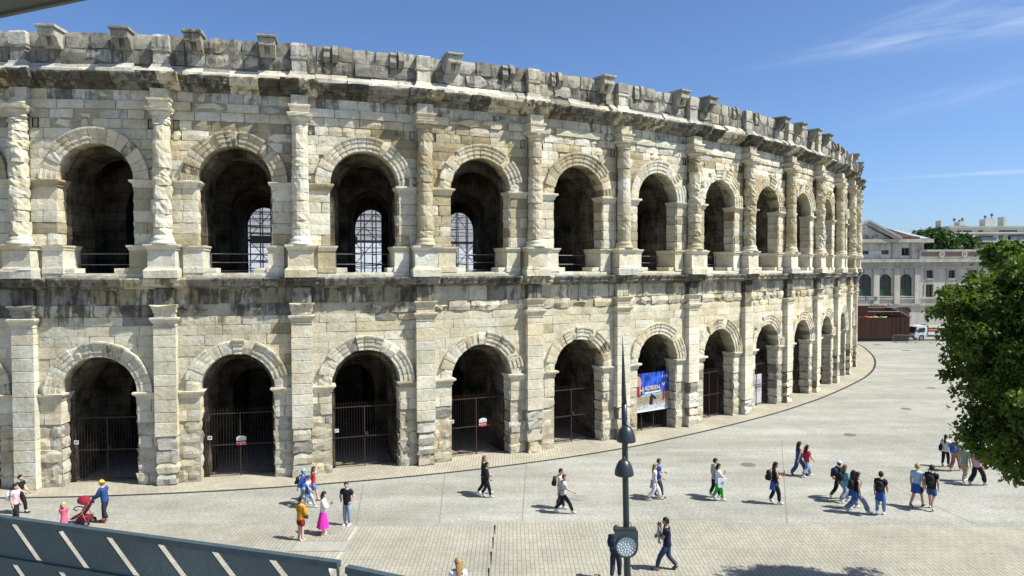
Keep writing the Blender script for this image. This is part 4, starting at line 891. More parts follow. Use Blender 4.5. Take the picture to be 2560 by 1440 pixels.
def parapet_run(origin, ang, length, label, gaps, h1=.64, h2=.62, slope=0.0):
    o = empty('perforated_parapet', origin, ang); tag(o, label, 'parapet', 'perforated terrace parapets')
    b = MB(); b.box((length / 2, 0, -.04), (length, .10, .09)); b.build('top_rail', M_STEEL, o)
    b = MB(); b.box((length / 2, 0, -h1 - .06), (length, .09, .09)); b.build('middle_rail', M_STEEL, o)
    for r_, (z0, z1) in enumerate(((-.085, -h1 - .015), (-h1 - .105, -h1 - h2 - .1))):
        x = -1.4; lean = 1.0 * (z0 - z1)
        while x < length:
            x2 = x + gaps; b = MB(); q = [(x, z0), (x2 - .15, z0), (x2 - .15 + lean, z1), (x + lean, z1)]
            q = [(max(0, min(length, a)), c) for a, c in q]
            if q[1][0] - q[0][0] > .02 or q[2][0] - q[3][0] > .02: b.prism(q, -.012, .012); b.build('panel', M_PERF, o)
            x = x2
    n_ = int(length / 2.2) + 1
    for i in range(n_ + 1): b = MB(); b.box((min(length - .03, max(.03, i * length / n_)), .07, -A.z / 2 - .68), (.06, .05, A.z - 1.36)); b.build('post', M_STEEL, o)
    return o
parapet_run(A, ang, Lh, 'long blue-grey perforated steel parapet crossing the bottom left corner', .98)
C_ = at_depth(868, 1432, 9.5); C_.z = A.z - .02; D_ = at_depth(1100, 1475, 8.9); d2 = D_ - C_
parapet_run(C_, math.atan2(d2.y, d2.x), Vector((d2.x, d2.y)).length, 'short end of perforated steel parapet just below the frame', .98)
ev = MB(); Y0, Y1 = 4.0, 7.5
q = [at_depth(420, -54, Y0), at_depth(165, 0, Y0), at_depth(0, 34, Y0), at_depth(-500, 138, Y0), at_depth(-500, -500, Y0), at_depth(420, -500, Y0)]
q2 = [Vector((v.x * .35 - .35, 1.4, CAM_Z + (v.z - CAM_Z) * .35 + .30)) for v in q]; n_ = len(q)
ev.add(q + q2, [tuple(range(n_ - 1, -1, -1)), tuple(range(n_, 2 * n_))] + [(i, (i + 1) % n_, (i + 1) % n_ + n_, i + n_) for i in range(n_)])
c0 = sum(q, Vector()) / n_; ee = empty('roof_eave', (c0.x, c0.y, c0.z)); ev.v = [(v[0] - c0.x, v[1] - c0.y, v[2] - c0.z) for v in ev.v]; ev.build('fascia', plain('eave_metal', (.045, .055, .055), .5, .2), ee); tag(ee, 'dark metal roof edge in the top left corner', 'eave')
rim = MB(); rim.tube([q[1] - c0 + (q[0] - q[1]) + Vector((0, -.02, -.015)), q[3] - c0 + Vector((0, -.02, -.015))], .02, 6); rim.build('drip_edge', plain('eave_edge', (.11, .12, .115), .5, .3), ee)

# ------------------------------------------------------------------ trees
def leaf_material(name, dark, light, tr=.25):
    m, t, p = new_mat(name, .55, spec=.35); P = pos_of(t)
    n = t.noise(P, 1.3, 3); n2 = t.noise(P, 9, 2); c = t.mix(t.rng(t.math('ADD', t.math('MULTIPLY', n, .5), t.math('MULTIPLY', n2, .5)), .35, .65), dark, light); t.l.new(c, p.inputs['Base Color'])
    td = t.node('ShaderNodeBsdfTranslucent'); t.l.new(t.mix(1.0, c, (1.5, 1.6, .5), 'MULTIPLY'), td.inputs[0]); mx = t.node('ShaderNodeMixShader'); mx.inputs[0].default_value = tr
    t.l.new(p.outputs[0], mx.inputs[1]); t.l.new(td.outputs[0], mx.inputs[2]); t.l.new(mx.outputs[0], t.n['Material Output'].inputs[0]); return m
M_BARK = plain('bark', (.10, .085, .065), .9)
def make_tree(name, label, base, lobes, nclump, nleaf, leaf, mat, trunk_r, seed, spread=.42, group=None):
    """lobes: (centre, radii) relative to the base; leaves hang in clumps near the surface of the lobes"""
    g = np.random.default_rng(seed); o = empty(name, base); tag(o, label, 'tree', group)
    cl = []; vol = np.array([r[0] * r[1] * r[2] for _, r in lobes]) ** .75; vol = vol / vol.sum()
    for (c, r), f in zip(lobes, vol):
        n = int(nclump * f) + 1; v = g.normal(size=(n, 3)); v /= np.linalg.norm(v, axis=1, keepdims=True)
        rad = 1 - np.abs(g.normal(0, .22, (n, 1))); rad = np.where(g.random((n, 1)) < .07, g.uniform(1.05, 1.22, (n, 1)), np.clip(rad, .15, 1.04)) * (1 + .12 * np.sin(v[:, :1] * 5 + v[:, 2:] * 4))
        cl.append(np.array(c) + v * rad * np.array(r))
    cl = np.concatenate(cl); V, F = [], []
    cs = np.repeat(cl, nleaf, axis=0); k = len(cs); sz = spread * g.uniform(.6, 1.3, (len(cl), 1)).repeat(nleaf, axis=0)
    pos = cs + np.clip(g.normal(0, 1, (k, 3)), -1.5, 1.5) * sz * np.array([.6, .6, .42]); ax = g.normal(0, 1, (k, 3)); ax[:, 2] -= .75; ax /= np.linalg.norm(ax, axis=1, keepdims=True)
    sd = np.cross(ax, g.normal(0, 1, (k, 3))); sd /= np.linalg.norm(sd, axis=1, keepdims=True) + 1e-9; ln = leaf * g.uniform(.7, 1.4, (k, 1)); wd = ln * .30
    verts = np.stack([pos, pos + ax * ln * .5 + sd * wd, pos + ax * ln, pos + ax * ln * .5 - sd * wd], 1).reshape(-1, 3)
    me = bpy.data.meshes.new('crown'); me.from_pydata(verts.tolist(), [], [(4 * i, 4 * i + 1, 4 * i + 2, 4 * i + 3) for i in range(k)]); me.materials.append(mat); link('crown', me, o)
    b = MB(); ctr = np.mean([c for c, _ in lobes], axis=0); h = min(c[2] - r[2] for c, r in lobes); fork = Vector((0, 0, max(1.2, h * .75)))
    b.tube([(0, 0, -.1), (0, 0, .3), (trunk_r * .3, 0, fork.z * .6), fork], [trunk_r * 1.35, trunk_r, trunk_r * .85, trunk_r * .8], 10); b.build('trunk', M_BARK, o, smooth=True)
    for c, r in lobes:
        for j in range(2):
            e = Vector(c) + Vector((g.uniform(-.5, .5) * r[0], g.uniform(-.5, .5) * r[1], g.uniform(-.2, .5) * r[2])); md = fork.lerp(e, .5) + Vector((g.uniform(-.3, .3), g.uniform(-.3, .3), .25))
            b = MB(); b.tube([fork - Vector((0, 0, .15)), md, e], [trunk_r * .5, trunk_r * .32, trunk_r * .1], 7); b.build('limb', M_BARK, o, smooth=True)
    return o
M_LEAF = leaf_material('plane_leaves', (.018, .042, .006), (.135, .195, .022), .36)
M_LEAF2 = leaf_material('far_leaves', (.030, .065, .016), (.070, .120, .030), .2)
M_LEAF3 = leaf_material('bright_leaves', (.060, .110, .018), (.110, .175, .030), .3)
TB = Vector((17.0, 20.0, 0))
def tl(px, py, Y): Y -= .5; return tuple(at_depth(px, py, Y) - TB)
lobes = [(tl(2690, 830, 20.2), (2.9, 1.9, 2.0)), (tl(2500, 800, 20.4), (1.55, 1.7, 1.25)), (tl(2590, 760, 20.8), (1.5, 1.7, 1.15)), (tl(2565, 930, 20.0), (1.35, 1.7, 1.1)), (tl(2640, 960, 20.2), (2.0, 2.2, 1.4)), (tl(2556, 1090, 19.8), (1.35, 1.3, .92)), (tl(2640, 1120, 20.2), (1.9, 1.6, .95)), (tl(2440, 762, 20.3), (.95, 1.0, .42)), (tl(2660, 690, 21), (1.5, 1.4, .9)), (tl(2640, 720, 19.6), (1.4, 1.2, 1.0))]
make_tree('square_tree', 'large dark green leafy tree cut by the right edge of the frame', TB, lobes, 1000, 115, .13, M_LEAF, .22, 5, .27)
def bg_tree(pxc, pyc, Y, rpx, rpy, label, mat, seed):
    c = at_depth(pxc, pyc, Y); base_ = Vector((c.x, Y, 0)); s_ = Y / FPX; rx, rz_ = rpx * s_, rpy * s_; g = random.Random(seed)
    lb = [((0, 0, c.z), (rx * .8, rx * .6, rz_ * .8))] + [((g.uniform(-.6, .6) * rx, g.uniform(-.4, .3) * rx, c.z + g.uniform(-.5, .55) * rz_), (rx * .42, rx * .42, rz_ * .42)) for _ in range(7)]
    make_tree('background_tree', label, base_, lb, 260, 26, 1.0, mat, .4, seed, 1.25, 'trees beyond the courthouse')
bg_tree(2340, 605, 165, 42, 30, 'rounded dark green tree rising behind the courthouse roof', M_LEAF2, 11)
bg_tree(2395, 612, 168, 34, 24, 'smaller green tree between courthouse roof and apartment block', M_LEAF2, 12)
bg_tree(2540, 640, 116, 66, 34, 'bright green tree top above the big dark tree', M_LEAF3, 13)

# ------------------------------------------------------------------ courthouse
def facade_stone(name, a, b_, course_h=.55):
    m, t, p = new_mat(name, .9, spec=.15); P = pos_of(t); n = t.noise(P, .5, 5); f = t.noise(P, 5, 4)
    st = t.noise(t.mapping(P, (1, 1, .12)), 1.2, 4); c = t.mix(t.rng(n, .3, .7), a, b_); c = t.mix(1.0, c, t.mix(t.rng(st, .35, .65), (.80, .78, .74), (1.06, 1.06, 1.05)), 'MULTIPLY'); c = t.mix(1.0, c, t.mix(t.rng(f, .3, .7), (.9, .89, .87), (1.05, 1.05, 1.05)), 'MULTIPLY')
    t.l.new(c, p.inputs['Base Color']); return m
M_CH = facade_stone('courthouse_stone', (.56, .53, .46), (.68, .65, .57)); M_CHD = facade_stone('courthouse_trim', (.48, .45, .39), (.60, .57, .50))
M_GLASS = plain('dark_window_glass', (.025, .032, .036), .12, 0, .3, 1, spec=.6); M_GREENW = plain('green_window_frame', (.045, .085, .06), .5); M_FRAME = plain('grey_window_frame', (.20, .20, .18), .6)
M_TILE = plain('clay_roof_tile', (.20, .125, .085), .85, 0, .3, 1.5); M_ZINC = plain('zinc_roof', (.42, .44, .45), .5, .2); M_BRICKP = plain('brown_panel', (.30, .20, .15), .85)
CY = 130.0
def cpt(cx, cy, Y=CY): return at_depth(2100 + cx / 3.6, 480 + cy / 3.6, Y)
o0 = cpt(700, 1000); CH = empty('courthouse', (o0.x, CY, 0)); tag(CH, 'pale neoclassical courthouse with pediment, clock and arched windows beyond the square', 'building')
def cx_(cx): return cpt(cx, 600).x - o0.x
def cz_(cy, cx=600): return cpt(cx, cy).z
def holed_wall(name, x0, x1, z0, z1, holes, y, th, mat, parent):
    xs = sorted({x0, x1, *[h[0] for h in holes], *[h[1] for h in holes]}); zs = sorted({z0, z1, *[h[2] for h in holes], *[h[3] for h in holes]}); b = MB()
    solid = lambda i, j: 0 <= i < len(xs) - 1 and 0 <= j < len(zs) - 1 and not any(h[0] < (xs[i] + xs[i + 1]) / 2 < h[1] and h[2] < (zs[j] + zs[j + 1]) / 2 < h[3] for h in holes)
    for i in range(len(xs) - 1):
        for j in range(len(zs) - 1):
            if not solid(i, j): continue
            a, c, d, e = xs[i], xs[i + 1], zs[j], zs[j + 1]; b.add([(a, y, d), (c, y, d), (c, y, e), (a, y, e)], [(0, 1, 2, 3)])
            if not solid(i - 1, j): b.add([(a, y, d), (a, y, e), (a, y + th, e), (a, y + th, d)], [(0, 1, 2, 3)])
            if not solid(i + 1, j): b.add([(c, y, d), (c, y + th, d), (c, y + th, e), (c, y, e)], [(0, 1, 2, 3)])
            if not solid(i, j - 1): b.add([(a, y, d), (a, y + th, d), (c, y + th, d), (c, y, d)], [(0, 1, 2, 3)])
            if not solid(i, j + 1): b.add([(a, y, e), (c, y, e), (c, y + th, e), (a, y + th, e)], [(0, 1, 2, 3)])
    return b.build(name, mat, parent)
def window(x0, x1, z0, z1, y, parent, fmat=M_FRAME, nx=2, nz=3, arched=False, sur=None):
    w_ = x1 - x0; f = max(.07, w_ * .07); b = MB()
    for x in (x0 + f / 2, x1 - f / 2): b.box((x, y, (z0 + z1) / 2), (f, .12, z1 - z0))
    for z in (z0 + f / 2, z1 - f / 2): b.box(((x0 + x1) / 2, y, z), (w_ - 2 * f, .12, f))
    for i in range(1, nx): b.box((x0 + w_ * i / nx, y + .003, (z0 + z1) / 2), (f * .8, .1, z1 - z0 - 2 * f))
    wd = b.build('window', fmat, parent)
    for i in range(nx):
        for j in range(nz):
            px0, px1 = x0 + w_ * i / nx + f * .5, x0 + w_ * (i + 1) / nx - f * .5; pz0, pz1 = z0 + (z1 - z0) * j / nz + f * .25, z0 + (z1 - z0) * (j + 1) / nz - f * .25
            b = MB(); b.box(((px0 + px1) / 2, y + .03, (pz0 + pz1) / 2), (px1 - px0, .02, pz1 - pz0)); b.build('pane', M_GLASS, wd)
    if sur:
        b = MB(); s_ = sur
        for x in (x0 - s_ / 2, x1 + s_ / 2): b.box((x, -.04, (z0 + z1) / 2), (s_, .14, z1 - z0 + s_ * 2))
        b.box(((x0 + x1) / 2, -.04, z1 + s_ / 2), (w_, .14, s_)); b.box(((x0 + x1) / 2, -.06, z0 - s_ / 2), (w_, .18, s_)); b.build('surround', M_CHD, wd)
    return wd
XL, XR = cx_(40), cx_(1700); ztop = cz_(605)
arch_w = [(172, 285), (358, 466), (541, 652)]; rect_hi = [(778, 838, 704, 776), (975, 1036, 704, 776), (1175, 1236, 704, 776), (1376, 1436, 704, 776)]; rect_lo = [(772, 839, 832, 950), (969, 1036, 832, 950), (1170, 1236, 832, 950), (1370, 1436, 832, 950)]
holes = [(cx_(a), cx_(b), cz_(936), cz_(738)) for a, b in arch_w] + [(cx_(a), cx_(b), cz_(d), cz_(c)) for a, b, c, d in rect_hi + rect_lo] + [(cx_(618), cx_(642), cz_(1082), cz_(1050)), (cx_(772), cx_(830), cz_(1095), cz_(1035))]
holed_wall('facade_wall', XL, XR, 0, ztop, holes, 0, .55, M_CH, CH)
b = MB(); b.box(((XL + XR) / 2, 11, ztop / 2), (XR - XL, 20.8, ztop)); b.build('rear_block', M_CHD, CH)
for a, c in arch_w:
    x0, x1, z0, z1 = cx_(a), cx_(c), cz_(936), cz_(738); r_ = (x1 - x0) / 2; zc = z1 - r_; xm = (x0 + x1) / 2; n_ = 10
    for s_ in (-1, 1):                                     # masonry that rounds the head of the opening
        poly = [(xm + s_ * r_ * 1.02, z1 + .02)] + [(xm + s_ * r_ * math.cos(q_), zc + r_ * math.sin(q_)) for q_ in np.linspace(0, math.pi / 2, n_)]
        b = MB(); b.prism(poly, .01, .5); b.build('arch_haunch', M_CH, CH)
    wd = window(x0, x1, z0, z1, .38, CH, M_GREENW, 2, 4)
    b = MB(); b.box((xm, .3, z0 + .7), (x1 - x0, .1, 1.4)); b.build('green_apron', M_GREENW, wd)
    ring_ = MB(); vs = []; n_ = 14
    for rr, y in ((r_, -.05), (r_ + .35, -.05), (r_ + .35, .1), (r_, .1)): vs += [(xm - rr * math.cos(math.pi * i / n_), y, zc + rr * math.sin(math.pi * i / n_)) for i in range(n_ + 1)]
    ring_.add(vs, [(j * (n_ + 1) + i, j * (n_ + 1) + i + 1, ((j + 1) % 4) * (n_ + 1) + i + 1, ((j + 1) % 4) * (n_ + 1) + i) for j in range(4) for i in range(n_)]); ring_.build('arch_moulding', M_CHD, wd)
    b = MB(); b.box((xm, -.12, z1 + .45), (.55, .3, .9), taper=1.25); b.build('keystone', M_CHD, wd)
    b = MB(); b.box((xm, -.1, z0 - .15), (x1 - x0 + .9, .3, .3)); b.build('sill', M_CHD, wd)
for a, c, d, e in rect_hi: window(cx_(a), cx_(c), cz_(e), cz_(d), .35, CH, M_FRAME, 2, 2, sur=.28)
for a, c, d, e in rect_lo: window(cx_(a), cx_(c), cz_(e), cz_(d), .35, CH, M_FRAME, 2, 4, sur=.28)
window(cx_(618), cx_(642), cz_(1082), cz_(1050), .3, CH, M_FRAME, 1, 1); window(cx_(772), cx_(830), cz_(1095), cz_(1035), .3, CH, M_FRAME, 2, 2)
for cc in (75, 325, 510, 695):
    x0, x1 = cx_(cc - 26), cx_(cc + 26); b = MB(); b.box(((x0 + x1) / 2, -.14, (cz_(690) + cz_(1010)) / 2), (x1 - x0, .28, cz_(690) - cz_(1010))); pl_ = b.build('pilaster', M_CH, CH)
    b = MB(); b.box(((x0 + x1) / 2, -.2, cz_(694)), (x1 - x0 + .4, .42, .38)); b.build('capital', M_CHD, pl_)
for nm, c0_, c1_, pr in (('architrave', 664, 690, .25), ('frieze', 636, 663, .18), ('cornice', 604, 634, .75)):
    b = MB(); b.box(((XL + XR) / 2, -pr / 2 + .01, (cz_(c0_) + cz_(c1_)) / 2), (XR - XL, pr, cz_(c0_) - cz_(c1_))); en = b.build(nm, M_CHD if nm != 'frieze' else M_CH, CH)
    if nm == 'frieze':
        for i in range(44):
            b = MB(); b.box((XL + (XR - XL) * (i + .5) / 44, -.22, (cz_(636) + cz_(663)) / 2), (.75, .1, cz_(638) - cz_(661))); b.build('triglyph', M_CHD, en)
for cz0 in (1012, 955):
    b = MB(); b.box(((XL + XR) / 2, -.12, cz_(cz0)), (XR - XL, .26, .4)); b.build('string_course', M_CHD, CH)
# attic wing with its brown panel and two medallions
x0, x1 = cx_(716), cx_(1345); b = MB(); b.box(((x0 + x1) / 2, 4, (cz_(530) + cz_(603)) / 2), (x1 - x0, 8, cz_(530) - cz_(603))); at = b.build('attic_wall', M_CH, CH)
b = MB(); b.box((cx_(1018), -.05, cz_(563)), (cx_(1298) - cx_(730), .12, cz_(548) - cz_(580))); b.build('panel', M_BRICKP, at)
for cc in (910, 1112):
    b = MB(); n_ = 20; r_ = cx_(936) - cx_(910); xm, zm = cx_(cc), cz_(560)
    for rr, y in ((r_, -.05), (r_, -.3), (r_ * .7, -.3), (r_ * .62, -.16), (r_ * .25, -.16), (r_ * .2, -.3), (.01, -.32)): b.v += [(xm + rr * math.cos(2 * math.pi * i / n_), y, zm + rr * math.sin(2 * math.pi * i / n_)) for i in range(n_)]
    b.f = [(j * n_ + i, j * n_ + (i + 1) % n_, (j + 1) * n_ + (i + 1) % n_, (j + 1) * n_ + i) for j in range(6) for i in range(n_)]; b.mi = [0] * len(b.f); b.t = [(0, 0, 0, 0)] * len(b.v); b.build('medallion', M_CH, at)
b = MB(); b.box(((x0 + x1) / 2, 3.9, cz_(528)), (x1 - x0 + .4, 8.4, .35)); b.build('coping', M_CHD, at)
# raised central block, pediment, clock and roofs
x0, x1 = cx_(40), cx_(782); z0, z1 = cz_(603), cz_(458); hs = [(cx_(198), cx_(262), cz_(560), cz_(524)), (cx_(380), cx_(446), cz_(560), cz_(522)), (cx_(562), cx_(635), cz_(572), cz_(502))]
up_ = holed_wall('upper_block', x0, cx_(720), z0, z1, hs, .3, .5, M_CH, CH)
b = MB(); b.box((cx_(40) / 2 + cx_(782) / 2, 9, (z0 + z1) / 2), (x1 - x0 - .02, 16, z1 - z0)); b.build('upper_core', M_CH, CH)
for h in hs: window(h[0], h[1], h[2], h[3], .6, CH, M_FRAME, 2, 1)
b = MB(); b.box((cx_(320), .26, cz_(542)), (cx_(374) - cx_(266), .1, cz_(526) - cz_(560))); b.build('white_panel', plain('pale_panel', (.62, .62, .64), .7), CH)
for cc in (490, 660):
    b = MB(); b.box((cx_(cc), .2, (z0 + z1) / 2), (cx_(cc + 16) - cx_(cc - 16), .25, z1 - z0)); b.build('pier', M_CHD, CH)
b = MB(); b.box(((x0 + cx_(822)) / 2, 8.5, cz_(440)), (cx_(822) - x0, 18.6, cz_(425) - cz_(456))); b.build('upper_cornice', M_CHD, CH)
ax, az = cx_(235), cz_(312); hb_ = cx_(512) - ax
b = MB(); b.prism([(ax - hb_, cz_(452)), (ax + hb_, cz_(452)), (ax, az)], -.2, .6); pd = b.build('pediment', M_CH, CH)
for s_ in (-1, 1):
    for off, th, y, m_ in ((0, .55, -.75, M_CHD), (.55, .35, -1.1, M_ZINC)):
        b = MB(); b.prism([(ax + s_ * (hb_ + .3), cz_(450) + off), (ax, az + off + .35), (ax, az + th + off + .35), (ax + s_ * (hb_ + .3), cz_(450) + th + off)], y, .8); b.build('raking_cornice', m_, pd)
cl_ = MB(); n_ = 24; r_ = cx_(252) - cx_(225); xm, zm = cx_(225), cz_(410)
for rr, y in ((r_, -.2), (r_, -.42), (r_ * .82, -.42), (r_ * .80, -.30)): cl_.v += [(xm + rr * math.cos(2 * math.pi * i / n_), y, zm + rr * math.sin(2 * math.pi * i / n_)) for i in range(n_)]
cl_.f = [(j * n_ + i, j * n_ + (i + 1) % n_, (j + 1) * n_ + (i + 1) % n_, (j + 1) * n_ + i) for j in range(3) for i in range(n_)] + [tuple(3 * n_ + i for i in range(n_))]; cl_.mi = [0] * len(cl_.f); cl_.t = [(0, 0, 0, 0)] * len(cl_.v); ck = cl_.build('clock', plain('clock_stone', (.42, .40, .34), .8), pd)
for i in range(12): b = MB(); q_ = i * math.pi / 6; b.box((xm + r_ * .66 * math.sin(q_), -.32, zm + r_ * .66 * math.cos(q_)), (.16, .04, .16)); b.build('hour_mark', M_FRAME, ck)
for q_, l_ in ((.9, .45), (3.3, .62)): b = MB(); b.tube([(xm, -.34, zm), (xm + r_ * l_ * math.sin(q_), -.34, zm + r_ * l_ * math.cos(q_))], .05, 5); b.build('clock_hand', plain('clock_hand', (.04, .04, .04), .5), ck)
for i, (cc, cy, s_) in enumerate(((300, 425, 1.0), (330, 420, 1.2), (365, 430, .9), (400, 437, .7), (160, 425, 1.0), (120, 430, .9))):
    b = MB(); b.tube([(cx_(cc) - s_ * .6, -.28, cz_(cy) - .6), (cx_(cc), -.4, cz_(cy) + .3 * s_), (cx_(cc) + s_ * .5, -.3, cz_(cy) - .1), (cx_(cc) + s_ * .8, -.28, cz_(cy) - .7)], [.25, .4, .32, .2], 7); b.build('relief_figure', M_CHD, pd)
xr0, xr1, xr2 = cx_(318), cx_(668), cx_(735); ze = cz_(418); zr = cz_(316); ye, yr = .2, 9.0
rows = 9; ncol = 34; rf = MB(); rf.add([(x0, ye, ze), (cx_(728), ye, ze), (xr1, yr, zr), (x0, yr, zr), (x0, 17.5, ze), (cx_(728), 17.5, ze)], [(0, 1, 2, 3), (3, 2, 5, 4)]); rfo = rf.build('tiled_roof', M_TILE, CH)
for i in range(ncol):
    xb = cx_(180) + (cx_(728) - cx_(180)) * (i + .5) / ncol; xt = xb if xb < xr1 else xr1 - .1; f_ = 1.0 if xb < xr1 else max(.05, (cx_(728) - xb) / (cx_(728) - xr1))
    b = MB(); b.tube([(xb, ye - .05, ze + .12), (xb - (xb - xt if f_ < 1 else 0), ye + (yr - ye) * f_, ze + (zr - ze) * f_ + .12)], .20, 6); b.build('tile_row', M_TILE, rfo)
zn = MB(); zn.add([(cx_(728), ye, ze + .02), (cx_(820), ye, ze + .02), (xr2, yr, zr + .02), (xr1, yr, zr + .02), (cx_(820), 17.5, ze + .02), (cx_(728), 17.5, ze + .02)], [(0, 1, 2, 3), (1, 4, 2), (3, 2, 4, 5)]); zn.build('zinc_hip', M_ZINC, rfo)
b = MB(); b.prism([(cx_(785), cz_(530)), (cx_(905), cz_(530)), (cx_(848), cz_(502))], 6, 10); b.build('rear_gable', M_ZINC, CH)

# ------------------------------------------------------------------ apartment block far behind
AY = 230.0; ao = at_depth(2480, 700, AY); AP = empty('apartment_block', (ao.x, AY, 0)); tag(AP, 'pale green modern apartment block with balconies and roof aerials far behind', 'building')
def ax_(cx): return cpt(cx, 400, AY).x - ao.x
def az_(cy): return cpt(1300, cy, AY).z
M_APT = plain('pale_render', (.42, .43, .35), .9, 0, .08, .4); M_APT2 = plain('cream_render', (.56, .55, .48), .9, 0, .08, .4); M_BAL = plain('balcony_glass', (.10, .14, .18), .3)
wins = [(1165, 1200, 400, 442), (1165, 1200, 460, 508), (1430, 1470, 390, 434), (1085, 1110, 400, 440), (1085, 1110, 460, 508)]; bal = [(1245, 1382, 392, 442), (1245, 1382, 455, 508), (1512, 1700, 385, 434), (1512, 1700, 450, 500)]
x0, x1 = ax_(1005), ax_(2200)
holed_wall('facade', x0, x1, 0, az_(372), [(ax_(a), ax_(c), az_(e), az_(d)) for a, c, d, e in wins + bal], 0, 1.2, M_APT, AP)
b = MB(); b.box(((x0 + x1) / 2, 8, az_(372) / 2), (x1 - x0, 13.6, az_(372))); b.build('core', M_APT, AP)
for a, c, d, e in wins: window(ax_(a), ax_(c), az_(e), az_(d), .4, AP, M_FRAME, 2, 1)
for a, c, d, e in bal:
    X0, X1, Z0, Z1 = ax_(a), ax_(c), az_(e), az_(d); wd = window(X0, X1, Z0, Z1, 1.0, AP, M_FRAME, 4, 1)
    b = MB(); b.box(((X0 + X1) / 2, -.5, Z0 - .1), (X1 - X0 + .3, 1.6, .3)); bl = b.build('balcony', M_APT2, AP); b = MB(); b.box(((X0 + X1) / 2, -1.2, Z0 + .6), (X1 - X0, .1, 1.1)); b.build('balustrade', M_BAL, bl)
b = MB(); b.box(((ax_(1005) + x1) / 2, 8, (az_(372) + az_(312)) / 2), (x1 - ax_(1005), 11, az_(312) - az_(372))); tf = b.build('top_floor', M_APT2, AP)
b = MB(); b.box(((ax_(960) + x1) / 2, 7.4, az_(368)), (x1 - ax_(960), 15.5, .5)); b.build('terrace_edge', M_APT2, AP)
b = MB(); b.box(((ax_(1000) + x1) / 2, 8, az_(311)), (x1 - ax_(1000), 13, .5)); b.build('roof_slab', M_APT, AP)
for a, c in ((1022, 1048), (1095, 1130), (1150, 1230), (1290, 1330), (1480, 1640)): b = MB(); b.box(((ax_(a) + ax_(c)) / 2, 2.45, (az_(368) + az_(340)) / 2), (ax_(c) - ax_(a), .2, az_(342) - az_(366))); b.build('terrace_window', M_GLASS, tf)
for a, c, d in ((1032, 1050, 240), (1445, 1500, 228), (1500, 1535, 222), (1615, 1638, 208), (1125, 1270, 290), (1205, 1268, 252)): b = MB(); b.box(((ax_(a) + ax_(c)) / 2, 9, (az_(d) + az_(311)) / 2), (ax_(c) - ax_(a), 3, az_(d) - az_(311))); b.build('chimney', M_APT2, AP)
for a, d in ((1182, 215), (1258, 212), (1232, 230), (1470, 190), (1532, 172)): b = MB(); b.tube([(ax_(a), 9, az_(250)), (ax_(a), 9, az_(d))], .12, 5); b.box((ax_(a), 9, az_(d) - .6), (.9, .1, .8)); b.build('aerial', plain('aerial_grey', (.12, .13, .14), .5), AP)
# ------------------------------------------------------------------ wooden enclosure, kayaks, truck, barriers, street lamp
def wood_mat(name, a, c):
    m, t, p = new_mat(name, .75, spec=.2); P = t.node('ShaderNodeTexCoord').outputs['Object']; oi = t.node('ShaderNodeObjectInfo').outputs['Random']; n = t.noise(t.mapping(P, (8, 8, .6)), 1.5, 4)
    col = t.mix(t.math('ADD', t.math('MULTIPLY', n, .5), t.math('MULTIPLY', oi, .5)), a, c); t.l.new(col, p.inputs['Base Color']); return m
M_WOOD = wood_mat('brown_boards', (.026, .014, .010), (.085, .038, .025))
g0, g1 = ground(2140, 854), ground(2276, 855); BX = empty('wooden_enclosure', ((g0.x + g1.x) / 2, g0.y, 0)); tag(BX, 'dark brown boarded enclosure with a sloping rear stair wall', 'enclosure')
WX = g1.x - g0.x + .6; hz = at_depth(2276, 793, g0.y).z; nb_ = 42
for i in range(nb_): b = MB(); b.box((-WX / 2 + WX * (i + .5) / nb_, jit(.015), hz / 2 + .2), (WX / nb_ * .94, .06, hz - .4)); b.build('board', M_WOOD, BX)
for i in range(18): b = MB(); b.box((WX / 2, .2 + i * .5, hz / 2 + .2), (.06, .46, hz - .4)); b.build('side_board', M_WOOD, BX)
b = MB(); b.box((0, 4.5, .2), (WX, 9, .3)); b.box((0, .07, hz * .3), (WX, .05, .12)); b.box((0, .07, hz * .85), (WX, .05, .12)); b.build('frame', M_TUBE, BX)
def bxp(px, py, Y): v = at_depth(px, py, Y); return v.x - (g0.x + g1.x) / 2, v.z
ry = g0.y + 9; xa, za = bxp(2130, 764, ry); xb_, zb = bxp(2213, 764, ry); xc, zc_ = bxp(2274, 795, ry)
b = MB(); b.prism([(xa, .1), (xc, .1), (xc, zc_), (xb_, zb), (xa, zb)], 9, 9.15); b.build('rear_wall', M_WOOD, BX)
b = MB(); b.prism([(xb_ + .3, zb), (xc, zc_ + .05), (xc, zc_ + .25), (xb_ + .3, zb + .2)], 8.7, 8.95); rl = b.build('stair_string', plain('grey_steel', (.2, .2, .2), .5, .4), BX)
for i in range(12): f_ = i / 11; b = MB(); b.tube([(xb_ + .4 + (xc - xb_ - .5) * f_, 8.8, zb + (zc_ - zb) * f_), (xb_ + .4 + (xc - xb_ - .5) * f_, 8.8, zb + (zc_ - zb) * f_ + .9)], .035, 5); b.build('baluster', plain('grey_steel', (.2, .2, .2), .5), rl)
xd, zd = bxp(2272, 768, ry + 4); b = MB(); b.box(((xb_ + xd) / 2 + 1.0, 13, zd / 2), (xd - xb_ - 2, .2, zd)); b.build('rear_panel', M_WOOD, BX)
for z_ in (zb * .86, zb): b = MB(); b.tube([(xa, 4.2, z_), (xb_ - .5, 4.2, z_)], .03, 6); b.build('hand_rail', plain('grey_steel', (.2, .2, .2), .5), BX)
for q_ in range(4): b = MB(); b.tube([(xa + 1 + q_ * 1.3, 4.2, hz), (xa + 1 + q_ * 1.3, 4.2, zb)], .03, 6); b.build('rail_post', plain('grey_steel', (.2, .2, .2), .5), BX)
b = MB(); b.box((0, 6.5, hz - .55), (WX - .1, 12.8, .12)); b.build('deck', M_WOOD, BX)
